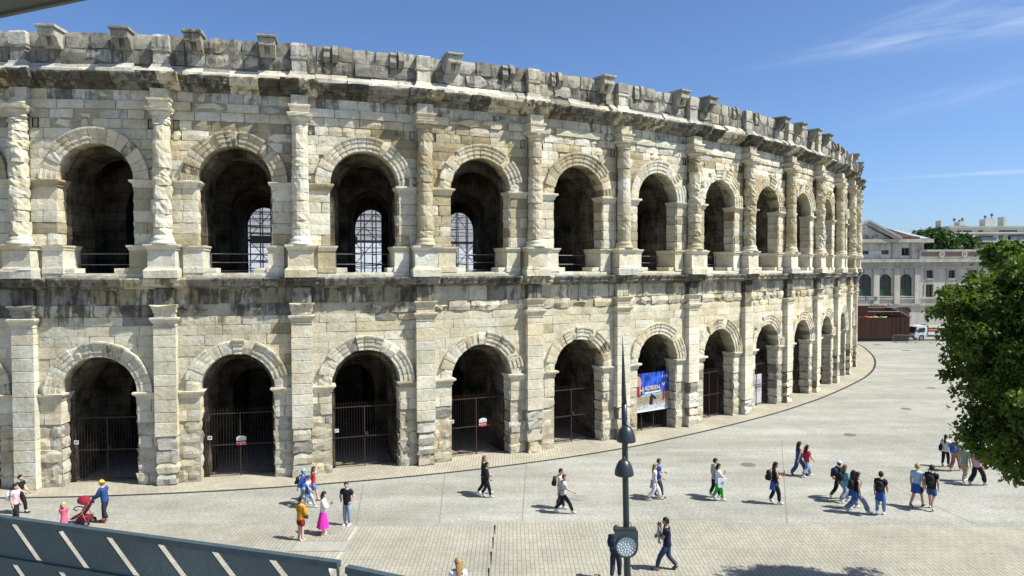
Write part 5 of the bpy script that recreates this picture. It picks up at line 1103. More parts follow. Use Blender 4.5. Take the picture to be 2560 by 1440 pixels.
for (pa, pb, dz, rz_, c1, c2, lab) in (((2164, 781), (2198, 784), .0, .05, (.62, .07, .03), (.60, .10, .04), 'red and orange kayak lying on the enclosure deck'), ((2192, 780), (2214, 779), .0, .1, (.02, .09, .50), (.03, .12, .55), 'blue kayak lying on the enclosure deck'), ((2178, 791), (2212, 787), .0, .0, (.22, .55, .06), (.40, .60, .10), 'green and yellow kayak lying on the enclosure deck')):
    a_, c_ = at_depth(*pa, g0.y + 2.5), at_depth(*pb, g0.y + 2.5); mid_ = (a_ + c_) / 2; L_ = (c_ - a_).length; kz = hz - .25
    o = empty('kayak', (mid_.x, g0.y + (2.0 if 'green' in lab else 3.0 if 'red' in lab else 3.6), hz - .49), rz_); tag(o, lab, 'kayak', 'kayaks on the enclosure deck')
    n_ = 9; prof = [(-L_ / 2 + L_ * i / (n_ - 1), max(.02, .38 * math.sin(math.pi * (.06 + .88 * i / (n_ - 1))) ** .7), .30 + .12 * (abs(i / (n_ - 1) - .5) * 2) ** 3) for i in range(n_)]
    for nm, z_s, mt in (('hull', -1, plain('kayak_' + lab.split()[0], c1, .35)), ('deck', 1, plain('kayak_deck_' + lab.split()[0], c2, .35))):
        b = MB(); m_ = 9; b.add([(x, w_ * math.cos(math.pi * j / (m_ - 1)), zz + z_s * w_ * (.75 if z_s < 0 else .4) * math.sin(math.pi * j / (m_ - 1))) for x, w_, zz in prof for j in range(m_)], [(i * m_ + j, i * m_ + j + 1, (i + 1) * m_ + j + 1, (i + 1) * m_ + j) for i in range(n_ - 1) for j in range(m_ - 1)]); b.build(nm, mt, o, smooth=True)
    b = MB(); b.lathe([(.28, .40), (.30, .47), (.24, .47), (.2, .36)], (0, 0, 0), 14, sx=1.5, cap=False); b.build('cockpit_rim', M_TUBE, o)
# flatbed truck seen from its left side, cab to the left
tg = ground(2286, 852); TR = empty('flatbed_truck', (tg.x, tg.y + .9, 0)); tag(TR, 'small white flatbed truck parked behind crowd barriers', 'truck')
M_TW = plain('white_truck_paint', (.74, .76, .77), .3, 0, .05, 2, spec=.5); M_TYRE = plain('tyre_rubber', (.02, .02, .02), .9); M_CHROME = plain('wheel_metal', (.35, .35, .36), .4, .6)
def cab(poly, y0, y1, nm, mt, par):
    b = MB(); b.prism(poly, y0, y1); return b.build(nm, mt, par)
body = cab([(.0, .45), (.05, 1.0), (.38, 1.95), (.6, 2.12), (1.75, 2.15), (1.82, 1.9), (1.82, .45), (1.42, .45), (1.36, .72), (1.15, .86), (.9, .86), (.68, .72), (.62, .45)], -.9, .9, 'cab', M_TW, TR)
for y in (-.905, .905): cab([(.42, 1.12), (.60, 1.78), (1.5, 1.85), (1.5, 1.28), (1.0, 1.22)], y - .012, y + .012, 'side_window', M_GLASS, body)
b = MB(); b.add([(.075, -.8, 1.08), (.075, .8, 1.08), (.375, .74, 1.90), (.375, -.74, 1.90)], [(0, 1, 2, 3)]); b.v = [(v[0] - .02, v[1], v[2] + .005) for v in b.v]; b.build('windscreen', M_GLASS, body)
for y in (-.62, .62): b = MB(); b.box((-.01, y, .72), (.06, .3, .18)); b.build('headlight', plain('headlight_glass', (.6, .62, .62), .2), body)
b = MB(); b.box((.06, 0, .48), (.2, 1.84, .2)); b.build('bumper', plain('dark_bumper', (.05, .05, .05), .6), body)
for y in (-1.0, 1.0): b = MB(); b.box((.30, y, 1.45), (.08, .16, .34)); b.tube([(.3, y * .9, 1.5), (.3, y, 1.45)], .02, 5); b.build('mirror', plain('dark_bumper', (.05, .05, .05), .6), body)
b = MB(); b.box((1.2, -.915, 1.12), (.16, .03, .04)); b.build('door_handle', M_TYRE, body)
b = MB(); b.box((3.6, 0, .62), (3.7, .8, .18)); b.build('chassis', M_TYRE, TR)
b = MB(); b.box((3.75, 0, .84), (3.7, 1.95, .1)); bed = b.build('flatbed', M_TW, TR)
for y in (-.96, .96): b = MB(); b.box((3.75, y, 1.08), (3.68, .05, .38)); b.build('side_board', M_TW, bed)
b = MB(); b.box((5.58, 0, 1.08), (.05, 1.86, .38)); b.build('tail_board', M_TW, bed)
b = MB(); b.box((1.98, 0, 1.5), (.08, 1.7, 1.2)); b.box((1.9, 0, 2.2), (.3, 1.5, .06)); b.build('headboard', plain('dark_bumper', (.05, .05, .05), .6), bed)
for x in (1.02, 4.3):
    for y in (-.78, .78):
        wv = MB()
        for yy_, r_ in ((-.13, .30), (-.13, .36), (-.08, .39), (.08, .39), (.13, .36), (.13, .30)): wv.v += [(x + r_ * math.cos(2 * math.pi * i / 20), y + yy_, .40 + r_ * math.sin(2 * math.pi * i / 20)) for i in range(20)]
        wv.f = [(j * 20 + i, j * 20 + (i + 1) % 20, (j + 1) * 20 + (i + 1) % 20, (j + 1) * 20 + i) for j in range(5) for i in range(20)]; wv.mi = [0] * 100; wv.t = [(0, 0, 0, 0)] * 120; wh = wv.build('wheel', M_TYRE, TR)
        b = MB(); b.lathe([(.27, -.05), (.24, .05)], (0, 0, 0), 16); b.v = [(x + v[0], y + (v[2] if y > 0 else -v[2]) * 2.2, .40 + v[1]) for v in b.v]; b.build('rim', M_CHROME, wh)
bc = empty('orange_crate', (tg.x + 2.9, tg.y + .9, .89)); tag(bc, 'orange crate standing on the truck bed', 'crate'); b = MB(); b.box((0, 0, .28), (1.5, 1.2, .56)); b.build('body', plain('orange_plastic', (.55, .17, .03), .6), bc); b = MB(); b.box((0, 0, .60), (1.58, 1.28, .06)); b.build('lid', plain('orange_lid', (.50, .14, .03), .6), bc)
M_GALV = plain('galvanised_steel', (.30, .31, .32), .4, .5)
for i, (pa, pb) in enumerate((((2231, 857), (2276, 858)), ((2277, 857), (2340, 858)))):
    a_, c_ = ground(*pa), ground(*pb); L_ = (c_ - a_).length; o = empty('crowd_barrier', (a_ + c_) / 2, math.atan2(c_.y - a_.y, c_.x - a_.x)); tag(o, ('steel crowd barrier in front of the wooden enclosure', 'steel crowd barrier in front of the truck')[i], 'barrier', 'crowd barriers')
    b = MB(); h_ = L_ / 2; b.tube([(-h_, 0, .12), (-h_, 0, .95), (-h_ + .15, 0, 1.1), (h_ - .15, 0, 1.1), (h_, 0, .95), (h_, 0, .12), (-h_, 0, .12)], .028, 7); b.build('frame', M_GALV, o)
    b = MB()
    for q_ in range(int(L_ / .14)): x = -h_ + .14 + q_ * .14; b.tube([(x, 0, .12), (x, 0, 1.08)], .012, 5)
    bo = b.build('bars', M_GALV, o); bo['kind'] = 'stuff'
    for x in (-h_ * .6, h_ * .6): b = MB(); b.box((x, 0, .03), (.06, .75, .05)); b.box((x, 0, .085), (.05, .05, .07)); b.build('foot', M_GALV, o)
sl = at_depth(2178, 768, 118); o = empty('street_lamp', (sl.x, 118, 0)); tag(o, 'twin-headed street lamp behind the wooden enclosure', 'street lamp'); zt = at_depth(2178, 753, 118).z
b = MB(); b.tube([(0, 0, 0), (0, 0, zt)], [.12, .08], 8); b.build('post', M_FRAME, o)
for s_ in (-1, 1): b = MB(); b.tube([(0, 0, zt - .2), (s_ * .65, 0, zt + .1)], .05, 6); ar_ = b.build('arm', M_FRAME, o); b = MB(); b.box((s_ * .78, 0, zt + .42), (.36, .4, .75)); b.build('lamp_head', plain('lamp_head_grey', (.25, .26, .25), .5), ar_)
for i, (px, py) in enumerate(((2292, 804), (2318, 803), (2290, 799), (2316, 798))):
    p = ground(px, py + 6); o = empty('bollard', p); tag(o, ('front left', 'front right', 'rear left', 'rear right')[i] + ' small dark bollard of four beyond the truck', 'bollard', 'bollards beyond the truck'); b = MB(); b.lathe([(.13, 0), (.11, .08), (.09, .1), (.09, .85), (.11, .9), (.07, 1.0), (.02, 1.03)], (0, 0, 0), 10); b.build('post', M_TUBE, o); b = MB(); b.lathe([(.098, .7), (.098, .78)], (0, 0, 0), 10); b.build('band', M_GALV, o)

# ------------------------------------------------------------------ people
GROW = bpy.data.scenes.new('grow')            # a scratch scene, so that growing a figure does not re-evaluate the square
def skin_grow(verts, edges, radii, sub=1):
    me = bpy.data.meshes.new('grow'); me.from_pydata(verts, edges, []); o = bpy.data.objects.new('grow', me); GROW.collection.objects.link(o)
    md = o.modifiers.new('s', 'SKIN'); md.use_smooth_shade = True; sd = me.skin_vertices[0].data
    for i, r in enumerate(radii): sd[i].radius = (r * 1.28, r * 1.28); sd[i].use_root = (i == 0)
    if sub: ss_ = o.modifiers.new('u', 'SUBSURF'); ss_.levels = sub
    vl_ = GROW.view_layers[0]; vl_.update(); dg_ = vl_.depsgraph
    if dg_ is None:
        with bpy.context.temp_override(scene=GROW, view_layer=vl_): dg_ = bpy.context.evaluated_depsgraph_get()
    dg_.update(); ev_ = o.evaluated_get(dg_); em = bpy.data.meshes.new_from_object(ev_)
    vs = [tuple(v.co) for v in em.vertices]; fs = [tuple(p.vertices) for p in em.polygons]
    bpy.data.objects.remove(o); bpy.data.meshes.remove(me); bpy.data.meshes.remove(em); return vs, fs
def sphere(rx, ry, rz_, c=(0, 0, 0), nu=14, nv=10, keep=None):
    vs = []; fs = []
    for j in range(nv + 1):
        ph = math.pi * j / nv
        for i in range(nu): th = 2 * math.pi * i / nu; vs.append((c[0] + rx * math.sin(ph) * math.cos(th), c[1] + ry * math.sin(ph) * math.sin(th), c[2] + rz_ * math.cos(ph)))
    for j in range(nv):
        for i in range(nu):
            f = (j * nu + i, (j + 1) * nu + i, (j + 1) * nu + (i + 1) % nu, j * nu + (i + 1) % nu)
            m_ = np.mean([vs[q] for q in f], axis=0) - np.array(c)
            if keep is None or keep(m_[0] / rx, m_[1] / ry, m_[2] / rz_): fs.append(f)
    return vs, fs
ARMS = {'down': ((.225, -.02, 1.13), (.225, .05, .88)), 'fwd': ((.215, .10, 1.14), (.19, .27, .98)), 'back': ((.215, -.14, 1.14), (.205, -.20, .90)), 'phone': ((.21, .06, 1.13), (.09, .29, 1.25)),
        'pocket': ((.32, -.05, 1.16), (.20, .09, .98)), 'push': ((.21, .17, 1.16), (.17, .44, 1.05)), 'carry': ((.21, .14, 1.14), (.02, .29, 1.14)), 'head': ((.33, .14, 1.50), (.11, .15, 1.63)), 'low': ((.22, .04, 1.12), (.08, .20, .93)), 'out': ((.24, .16, 1.17), (.24, .40, 1.06))}
SKINS = {'light': (.55, .36, .27), 'tan': (.42, .25, .17), 'brown': (.30, .17, .11)}
M_EYE = plain('face_dark', (.06, .035, .03), .6)
def person(label, px, py, h, heading, top=((.5, .5, .5), 'short'), bottom=('trousers', (.1, .1, .12)), shoes=(.7, .7, .7), hair=('short', (.05, .035, .025)), skin='light', stride=.0, lead=1, arms=('down', 'down'), look=0.0, lean=.03, wide=1.0, big=1.0, jacket=None, cap=None, vest=None, straps=None, shades=False, belt_bag=None, group=None, pos=None, z=0.0):
    p = Vector(pos) if pos is not None else ground(px, py, z); s = h / 1.76
    o = empty('person', p, heading); tag(o, label, 'person', group); rg_ = random.Random(int(px * 7 + py))
    mskin = plain('skin_' + skin, SKINS[skin], .6, 0, .06, 4)
    drop = stride * .06; Z = lambda q: (q[0] * s, q[1] * s, q[2] * s)
    def legs(sd):
        f = 1 if sd == lead else -1; hp = (sd * .09, 0, .90 - drop)
        if stride < .05: return hp, (sd * .10, .02, .50), (sd * .105, -.02, .085), (sd * .12, .10, .035), 0.0
        if f > 0: return hp, (sd * .095, stride * .30 + .05, .50 - drop), (sd * .09, stride * .52, .10), (sd * .10, stride * .52 + .12, .05), .12
        return hp, (sd * .095, -stride * .12 + .04, .50 - drop), (sd * .09, -stride * .50, .17), (sd * .095, -stride * .50 + .10, .05), -.62
    up = lambda zz: lean * max(0, zz - .9) / .6
    tors = [(0, up(.93), .93 - drop, .128), (0, up(1.08), 1.08 - drop, .112 * wide), (0, up(1.27), 1.27 - drop, .135 * wide), (0, up(1.42), 1.42 - drop, .075), (0, up(1.52), 1.525 - drop, .052)]
    def arm(sd):
        e, w_ = ARMS[arms[0 if sd < 0 else 1]]; sh_ = (sd * .165 * wide, up(1.4), 1.395 - drop); return sh_, (sd * e[0], e[1] + up(1.2), e[2] - drop), (sd * w_[0], w_[1] + up(1.1), w_[2] - drop)
    def flat(vs):                     # a torso is wider than deep
        out = []
        for x, y, zz in vs:
            zr = zz / s + drop; k_ = 1.0
            if .80 < zr < 1.46 and abs(x / s) < .19 * wide: k_ = .74 if .9 < zr < 1.4 else .87
            yc = up(zr) * s; out.append((x, yc + (y - yc) * k_, zz))
        return out
    # body
    V = [t[:3] for t in tors]; Rr = [t[3] * (.76 if i_ < 3 else .93) for i_, t in enumerate(tors)]; E = [(0, 1), (1, 2), (2, 3), (3, 4)]
    for sd in (-1, 1):
        hp, kn, an, to, _ = legs(sd); i0 = len(V); V += [hp, kn, an, to]; Rr += [.068, .054, .040, .032]; E += [(0, i0), (i0, i0 + 1), (i0 + 1, i0 + 2), (i0 + 2, i0 + 3)]
        sh_, el, wr = arm(sd); i0 = len(V); V += [sh_, el, wr]; Rr += [.045, .040, .029]; E += [(3, i0), (i0, i0 + 1), (i0 + 1, i0 + 2)]
    vs, fs = skin_grow([Z(v) for v in V], E, [r * s for r in Rr]); b = MB(); b.add(flat(vs), fs)
    for sd in (-1, 1):                # palms and five fingers
        _, el, wr = arm(sd); el, wr = Vector(el), Vector(wr); d = (wr - el).normalized(); sdv = d.cross(Vector((sd, 0, 0))); sdv = sdv.normalized() if sdv.length > .1 else Vector((0, 1, 0)); nv = sdv.cross(d).normalized()
        c = wr + d * .045; b.tube([Z(wr - d * .01), Z(wr + d * .03), Z(wr + d * .085)], [.026 * s, .034 * s, .030 * s], 7)
        for q, ln in enumerate((.070, .080, .075, .058)):
            st_ = wr + d * .080 + sdv * (.027 - .018 * q); m1 = st_ + d * ln * .5 + nv * .006; m2 = st_ + d * ln * .85 + nv * .026; b.tube([Z(st_), Z(m1), Z(m2)], [.0095 * s, .009 * s, .007 * s], 5)
        th = wr + d * .035 + sdv * .030; b.tube([Z(th), Z(th + d * .03 + sdv * .025 + nv * .01), Z(th + d * .06 + sdv * .028 + nv * .022)], [.011 * s, .010 * s, .008 * s], 5)
    hc = Vector((0, up(1.64) + .015, 1.635 - drop)); cl, sl_ = math.cos(look), math.sin(look); hs = s * big
    def hd(vs): return [((v[0] * cl - v[1] * sl_) * hs + hc.x * s, (v[0] * sl_ + v[1] * cl) * hs + hc.y * s, v[2] * hs + hc.z * s) for v in vs]
    hv, hf = sphere(.076, .096, .122); hv2 = []
    for x, y, zz in hv:
        jaw = max(0, -zz - .02) / .1; x *= 1 - .28 * jaw; y = y + .014 * jaw if y > 0 else y * (1 - .15 * jaw)
        if y > .08 and -.03 < zz < .02 and abs(x) < .02: y += .016
        hv2.append((x, y, zz))
    b.add(hd(hv2), hf)
    b.add(hd([(-.014, .088, -.028), (.014, .088, -.028), (0, .118, -.022), (0, .094, .025)]), [(0, 1, 2), (0, 2, 3), (2, 1, 3)])
    for sd in (-1, 1):
        ev_, ef = sphere(.010, .018, .028, (sd * .078, -.005, -.005), 7, 5); b.add(hd(ev_), ef)
        ev_, ef = sphere(.013, .006, .008, (sd * .032, .086, .008), 7, 4); b.add(hd(ev_), ef, mi=1)
    ev_, ef = sphere(.024, .008, .006, (0, .090, -.062), 8, 4); b.add(hd(ev_), ef, mi=1)
    b.build('body', [mskin, M_EYE], o, smooth=True)
    # hair
    kind, hcol = hair; mh = plain('hair_%d_%d' % (int(hcol[0] * 1000), int(hcol[1] * 1000)), hcol, .55, 0, .25, 30)
    if kind != 'none':
        b = MB(); hv, hf = sphere(.096, .114, .136, (0, -.008, .012), 16, 12, lambda x, y, zz: zz > .42 or y < .12 - .25 * (1 - zz) * (zz < 0) or (zz > .15 and y < .75))
        hf = [f for f in hf if np.mean([hv[q][2] for q in f]) > (-.085 if kind != 'short' else -.06)]
        hv = [(x + rg_.uniform(-.004, .004), y + rg_.uniform(-.005, .003), zz + rg_.uniform(-.004, .006)) for x, y, zz in hv]; b.add(hd(hv), hf)
        if kind in ('long', 'bob', 'pony'):
            Ln = {'long': .40, 'bob': .16, 'pony': .34}[kind]; n_ = 10; rows = 6; vv = []
            for j in range(rows):
                f = j / (rows - 1); wd = (.112 + .03 * math.sin(f * 3)) * (1 if kind != 'pony' else .38) * (1 - .35 * f * (kind == 'long')); dp = .066 * (1 - .35 * f) * (1 if kind != 'pony' else .7)
                for i in range(n_): a = 2 * math.pi * i / n_; vv.append((wd * math.cos(a) + rg_.uniform(-.006, .006), -.065 - .05 * f * (kind == 'pony') - .035 * math.sin(f * 2.2) + dp * math.sin(a), .03 - (Ln + .03) * f))
            b.add(hd(vv), [(j * n_ + i, j * n_ + (i + 1) % n_, (j + 1) * n_ + (i + 1) % n_, (j + 1) * n_ + i) for j in range(rows - 1) for i in range(n_)] + [tuple((rows - 1) * n_ + i for i in range(n_))])
        b.build('hair', mh, o, smooth=True)
    if cap:
        mc_ = plain('cap_%d_%d' % (int(cap[0] * 1000), int(cap[2] * 1000)), cap, .8); b = MB(); cv_, cf = sphere(.094, .114, .105, (0, -.004, .045), 16, 12, lambda x, y, zz: zz > .02); b.add(hd(cv_), cf)
        b.add(hd([(.07 * math.cos(a), .085 + .085 * math.sin(a), .048 - .012 * math.sin(a)) for a in np.linspace(0, math.pi, 9)] + [(.07 * math.cos(a), .085 + .085 * math.sin(a), .056 - .012 * math.sin(a)) for a in np.linspace(0, math.pi, 9)]), [tuple(range(8, -1, -1)), tuple(range(9, 18))] + [(i, i + 1, i + 10, i + 9) for i in range(8)]); b.build('cap', mc_, o, smooth=True)
    if shades:
        b = MB()
        for sd in (-1, 1): ev_, ef = sphere(.03, .012, .02, (sd * .034, .093, .010), 8, 5); b.add(hd(ev_), ef)
        b.build('sunglasses', M_TYRE, o, smooth=True)
    # clothes
    def cloth(nm, V, E, Rr, col, ro=.85):
        vs, fs = skin_grow([Z(v) for v in V], E, [r * s for r in Rr]); b = MB(); n_ = []
        for x, y, zz in flat(vs): q_ = noise.noise(Vector((x * 9, y * 9, zz * 7 + px))) * .010 * s; n_.append((x + q_, y + q_ * .6, zz))
        b.add(n_, fs); return b.build(nm, plain('cloth_%d_%d_%d' % tuple(int(c * 500) for c in col), col, ro, 0, .14, 9), o, smooth=True)
    tcol, slv = top; ex = .022
    def upper(nm, col, slv, ex, hem=.84):
        V = [(0, up(1.06), 1.06 - drop), (0, up(hem), hem - drop), (0, up(1.27), 1.27 - drop), (0, up(1.41), 1.405 - drop), (0, up(1.45), 1.47 - drop)]; Rr = [.112 * wide + ex, .125 + ex, .130 * wide + ex, .085 + ex * .5, .066]; E = [(0, 1), (0, 2), (2, 3), (3, 4)]
        for sd in (-1, 1):
            sh_, el, wr = [Vector(q) for q in arm(sd)]; i0 = len(V)
            if slv == 'none': V += [tuple(sh_.lerp(Vector((0, sh_.y, sh_.z)), .35))]; Rr += [.05]; E += [(3, i0)]
            elif slv == 'short': V += [tuple(sh_), tuple(sh_.lerp(el, .68))]; Rr += [.062 + ex, .050 + ex]; E += [(3, i0), (i0, i0 + 1)]
            else: V += [tuple(sh_), tuple(el), tuple(el.lerp(wr, .9))]; Rr += [.062 + ex, .044 + ex, .032 + ex * .8]; E += [(3, i0), (i0, i0 + 1), (i0 + 1, i0 + 2)]
        return cloth(nm, V, E, Rr, col)
    upper('top', tcol, slv, ex)
    if vest: upper('open_jacket', vest[0], vest[1], ex + .016, .76)
    bk, bcol = bottom
    if bk in ('trousers', 'shorts', 'flare', 'loose'):
        V = [(0, up(1.02), 1.02 - drop), (0, 0, .90 - drop)]; Rr = [.120, .128]; E = [(0, 1)]
        for sd in (-1, 1):
            hp, kn, an, to, _ = [Vector(q) if not isinstance(q, float) else q for q in legs(sd)]; i0 = len(V); lo_ = {'trousers': .95, 'loose': .97, 'flare': 1.0, 'shorts': 0}[bk]
            if bk == 'shorts': V += [tuple(hp), tuple(hp.lerp(kn, .82))]; Rr += [.100, .090]; E += [(1, i0), (i0, i0 + 1)]
            else:
                kr, ar_ = {'trousers': (.068, .056), 'loose': (.082, .076), 'flare': (.070, .098)}[bk]; V += [tuple(hp), tuple(kn), tuple(kn.lerp(an, lo_))]; Rr += [.100, kr, ar_]; E += [(1, i0), (i0, i0 + 1), (i0 + 1, i0 + 2)]
        cloth('trousers' if bk != 'shorts' else 'shorts', V, E, Rr, bcol)
    else:
        zh = {'skirt': .30, 'dress': .42, 'tunic': .62}[bk]; b = MB(); n_ = 28; rows = 7; vv = []
        for j in range(rows):
            f = j / (rows - 1); rr = (.135 + (.17 if bk == 'skirt' else .10) * f ** .8) * s
            for i in range(n_): a = 2 * math.pi * i / n_; q_ = 1 + .10 * f * math.sin(7 * a + 1.3 * math.sin(2 * a)); vv.append((rr * q_ * math.cos(a), rr * q_ * .8 * math.sin(a) + up(.95) * s, (.99 - drop + (zh - .99 + drop) * f) * s))
        b.add(vv, [(j * n_ + i, j * n_ + (i + 1) % n_, (j + 1) * n_ + (i + 1) % n_, (j + 1) * n_ + i) for j in range(rows - 1) for i in range(n_)]); b.build('skirt' if bk != 'dress' else 'dress_skirt', plain('cloth_%d_%d_%d' % tuple(int(c * 500) for c in bcol), bcol, .85, 0, .14, 9), o, smooth=True)
    if jacket:                        # jacket knotted round the waist
        b = MB(); n_ = 22; vv = []; rows = 5
        for j in range(rows):
            f = j / (rows - 1)
            for i in range(n_): a = math.pi * (.05 + .9 * i / (n_ - 1)) + math.pi; rr = (.150 + .05 * f + .012 * math.sin(a * 6)) * s; vv.append((rr * math.cos(a), rr * .92 * math.sin(a), (.99 - drop - .36 * f + .02 * math.sin(a * 5) * f) * s))
        b.add(vv, [(j * n_ + i, j * n_ + i + 1, (j + 1) * n_ + i + 1, (j + 1) * n_ + i) for j in range(rows - 1) for i in range(n_ - 1)]); b.tube([(-.14 * s, 0, .985 * s), (0, .125 * s, .965 * s), (.14 * s, 0, .985 * s)], .022 * s, 6); b.tube([(.02 * s, .13 * s, .96 * s), (.05 * s, .15 * s, .80 * s)], .024 * s, 6); b.build('tied_jacket', plain('cloth_%d_%d_%d' % tuple(int(c * 500) for c in jacket), jacket, .85, 0, .14, 9), o, smooth=True)
    for sd in (-1, 1):                # shoes
        hp, kn, an, to, tilt = legs(sd); b = MB(); L0 = .27; vv = []; n_ = 10
        for j, (yy_, w_, hh) in enumerate(((-.075, .028, .05), (-.06, .040, .085), (.0, .043, .095), (.08, .046, .066), (.15, .044, .05), (.19, .026, .032))):
            for i in range(n_): a = 2 * math.pi * i / n_; zz = max(0, math.sin(a)) * hh + (-.0 if math.sin(a) >= 0 else 0); vv.append((w_ * math.cos(a), yy_, zz + (.012 if math.sin(a) >= 0 else 0)))
        ct, st_ = math.cos(tilt), math.sin(tilt); piv = .13 if tilt < 0 else -.06; q2_ = []
        for x, y, zz in vv: y2 = y - piv; q2_.append(((an[0] + x) * s, (an[1] + piv + y2 * ct - zz * st_) * s, (y2 * st_ + zz * ct) * s))
        mz = min(q_[2] for q_ in q2_); q2_ = [(x, y, zz - mz + .003) for x, y, zz in q2_]
        b.add(q2_, [(j * n_ + i, j * n_ + (i + 1) % n_, (j + 1) * n_ + (i + 1) % n_, (j + 1) * n_ + i) for j in range(5) for i in range(n_)] + [tuple(range(n_)), tuple(5 * n_ + i for i in range(n_ - 1, -1, -1))]); b.build('shoe', plain('shoe_%d_%d' % (int(shoes[0] * 900), int(shoes[2] * 900)), shoes, .6), o, smooth=True)
    if straps:
        b = MB()
        for sd in (-1, 1): b.tube([(sd * .11 * s, -.10 * s, 1.36 * s), (sd * .115 * s, up(1.42) * s, 1.475 * s), (sd * .11 * s, .125 * s, 1.32 * s), (sd * .13 * s, .09 * s, 1.10 * s), (sd * .13 * s, -.1 * s, 1.04 * s)], .016 * s, 5)
        b.build('straps', plain('strap_%d' % int(straps[2] * 900), straps, .8), o)
    return o, s
def rounded_bag(b, c, size, n=14, p=3.2):
    vv = []; nu, nv = n, 8
    for j in range(nv + 1):
        ph = math.pi * j / nv
        for i in range(nu):
            th = 2 * math.pi * i / nu; x, y, zz = math.sin(ph) * math.cos(th), math.sin(ph) * math.sin(th), math.cos(ph); q_ = (abs(x) ** p + abs(y) ** p + abs(zz) ** p) ** (-1 / p); vv.append((c[0] + x * q_ * size[0] / 2, c[1] + y * q_ * size[1] / 2, c[2] + zz * q_ * size[2] / 2))
    b.add(vv, [(j * nu + i, (j + 1) * nu + i, (j + 1) * nu + (i + 1) % nu, j * nu + (i + 1) % nu) for j in range(nv) for i in range(nu)])
def backpack(who, label, col, size=(.30, .18, .44), charm=None):
    o, s = who; bp = empty('backpack', o.location, o.rotation_euler[2]); tag(bp, label, 'backpack', 'backpacks worn by walkers'); m_ = plain('bag_%d_%d_%d' % tuple(int(c * 700) for c in col), col, .75)
    b = MB(); rounded_bag(b, (0, -.235 * s, 1.20 * s), tuple(q_ * s for q_ in size)); b.build('bag', m_, bp, smooth=True)
    b = MB(); rounded_bag(b, (0, -.335 * s, 1.10 * s), (size[0] * .75 * s, .07 * s, size[2] * .45 * s)); b.build('pocket', m_, bp, smooth=True)
    for sd in (-1, 1): b = MB(); b.tube([(sd * .10 * s, -.16 * s, 1.38 * s), (sd * .105 * s, -.01 * s, 1.485 * s), (sd * .105 * s, .135 * s, 1.34 * s), (sd * .13 * s, .11 * s, 1.14 * s), (sd * .14 * s, -.12 * s, 1.04 * s)], .017 * s, 5); b.build('strap', m_, bp, smooth=True)
    if charm: b = MB(); rounded_bag(b, (.10 * s, -.37 * s, 1.02 * s), (.13 * s, .09 * s, .15 * s), 8); b.build('soft_toy', plain('toy_%d' % int(charm[0] * 900), charm, .9), bp, smooth=True)
def phone(who, label, side=1):
    o, s = who; e, w_ = ARMS['phone']; q_ = Matrix.Rotation(o.rotation_euler[2], 4, 'Z') @ Vector((side * w_[0] * s, (w_[1] + .08) * s, (w_[2] + .09) * s)); ph = empty('phone', o.location + q_, o.rotation_euler[2]); tag(ph, label, 'phone', 'phones held by walkers')
    b = MB(); b.box((0, 0, 0), (.075, .012, .155)); b.build('case', M_TYRE, ph); b = MB(); b.box((0, -.0075, 0), (.066, .002, .14)); b.build('screen', M_GLASS, ph)
def HT(px, pyf, pyh):
    g_ = ground(px, pyf); d = ray(px, pyh); t_ = math.hypot(g_.x, g_.y) / math.hypot(d.x, d.y); return max(.7, min(1.95, CAM_Z + d.z * t_))
RGT, LFT, TOW, AWY = R(-90), R(90), R(180), 0.0       # walking right, left, towards and away from the viewer
BLUE, NAVY, BLACK, WHITE, JEANS, LJEANS, SNK = (.032, .085, .33), (.012, .018, .05), (.012, .012, .014), (.72, .72, .72), (.075, .13, .22), (.24, .32, .40), (.70, .70, .70)
BRN, DKB, BLN, LBR = (.055, .032, .018), (.016, .011, .009), (.40, .26, .10), (.16, .09, .045)
PG = 'walkers on the square'
# far left, behind the parapet
w_ = person('person in a pale pink T-shirt and black trousers at the left edge', 38, 1308, HT(38, 1308, 1208), RGT, ((.62, .46, .50), 'short'), ('loose', BLACK), (.05, .05, .05), ('long', DKB), stride=.3, arms=('down', 'down'), wide=1.12, group=PG); backpack(w_, 'white backpack worn by the person at the left edge', (.70, .72, .72))
person('person in a black T-shirt just behind the white backpack at the left edge', 50, 1284, HT(50, 1284, 1186), RGT, (BLACK, 'short'), ('trousers', BLACK), (.06, .06, .06), ('short', DKB), stride=.4, lead=-1, arms=('fwd', 'out'), wide=1.1, group=PG)
person('toddler in a pink dress beside the red pushchair', 160, 1328, HT(160, 1328, 1258), R(-150), ((.62, .12, .22), 'short'), ('dress', (.62, .12, .22)), (.75, .75, .75), ('bob', (.55, .40, .20)), big=1.55, group=PG)
man = person('person in a blue jacket and yellow cap pushing the red pushchair', 264, 1306, HT(264, 1306, 1199), LFT, ((.02, .06, .20), 'long'), ('trousers', (.02, .025, .035)), (.30, .06, .06), ('short', LBR), stride=.25, arms=('push', 'push'), cap=(.75, .55, .06), lean=.10, wide=1.1, group=PG)
# standing trio
person('person in a mustard top and red shorts standing with a crossbody bag', 752, 1351, HT(752, 1351, 1243), R(-35), ((.58, .27, .015), 'long'), ('shorts', (.22, .02, .025)), (.58, .42, .33), ('short', DKB), arms=('low', 'low'), shades=True, look=-.6, wide=1.08, group='people standing on the paving')
q_ = person('person in a white jumper and long magenta skirt holding a phone', 808, 1336, HT(808, 1336, 1229), R(-75), ((.74, .73, .68), 'long'), ('skirt', (.68, .03, .36)), (.58, .42, .33), ('bob', DKB), arms=('phone', 'phone'), look=.1, group='people standing on the paving'); phone(q_, 'phone held by the person in the magenta skirt')
person('person in a black T-shirt and pale jeans standing with a dark beard', 868, 1313, HT(868, 1313, 1204), R(165), (BLACK, 'short'), ('trousers', LJEANS), SNK, ('short', DKB), arms=('pocket', 'pocket'), straps=(.03, .05, .12), look=.5, wide=1.1, group='people standing on the paving')
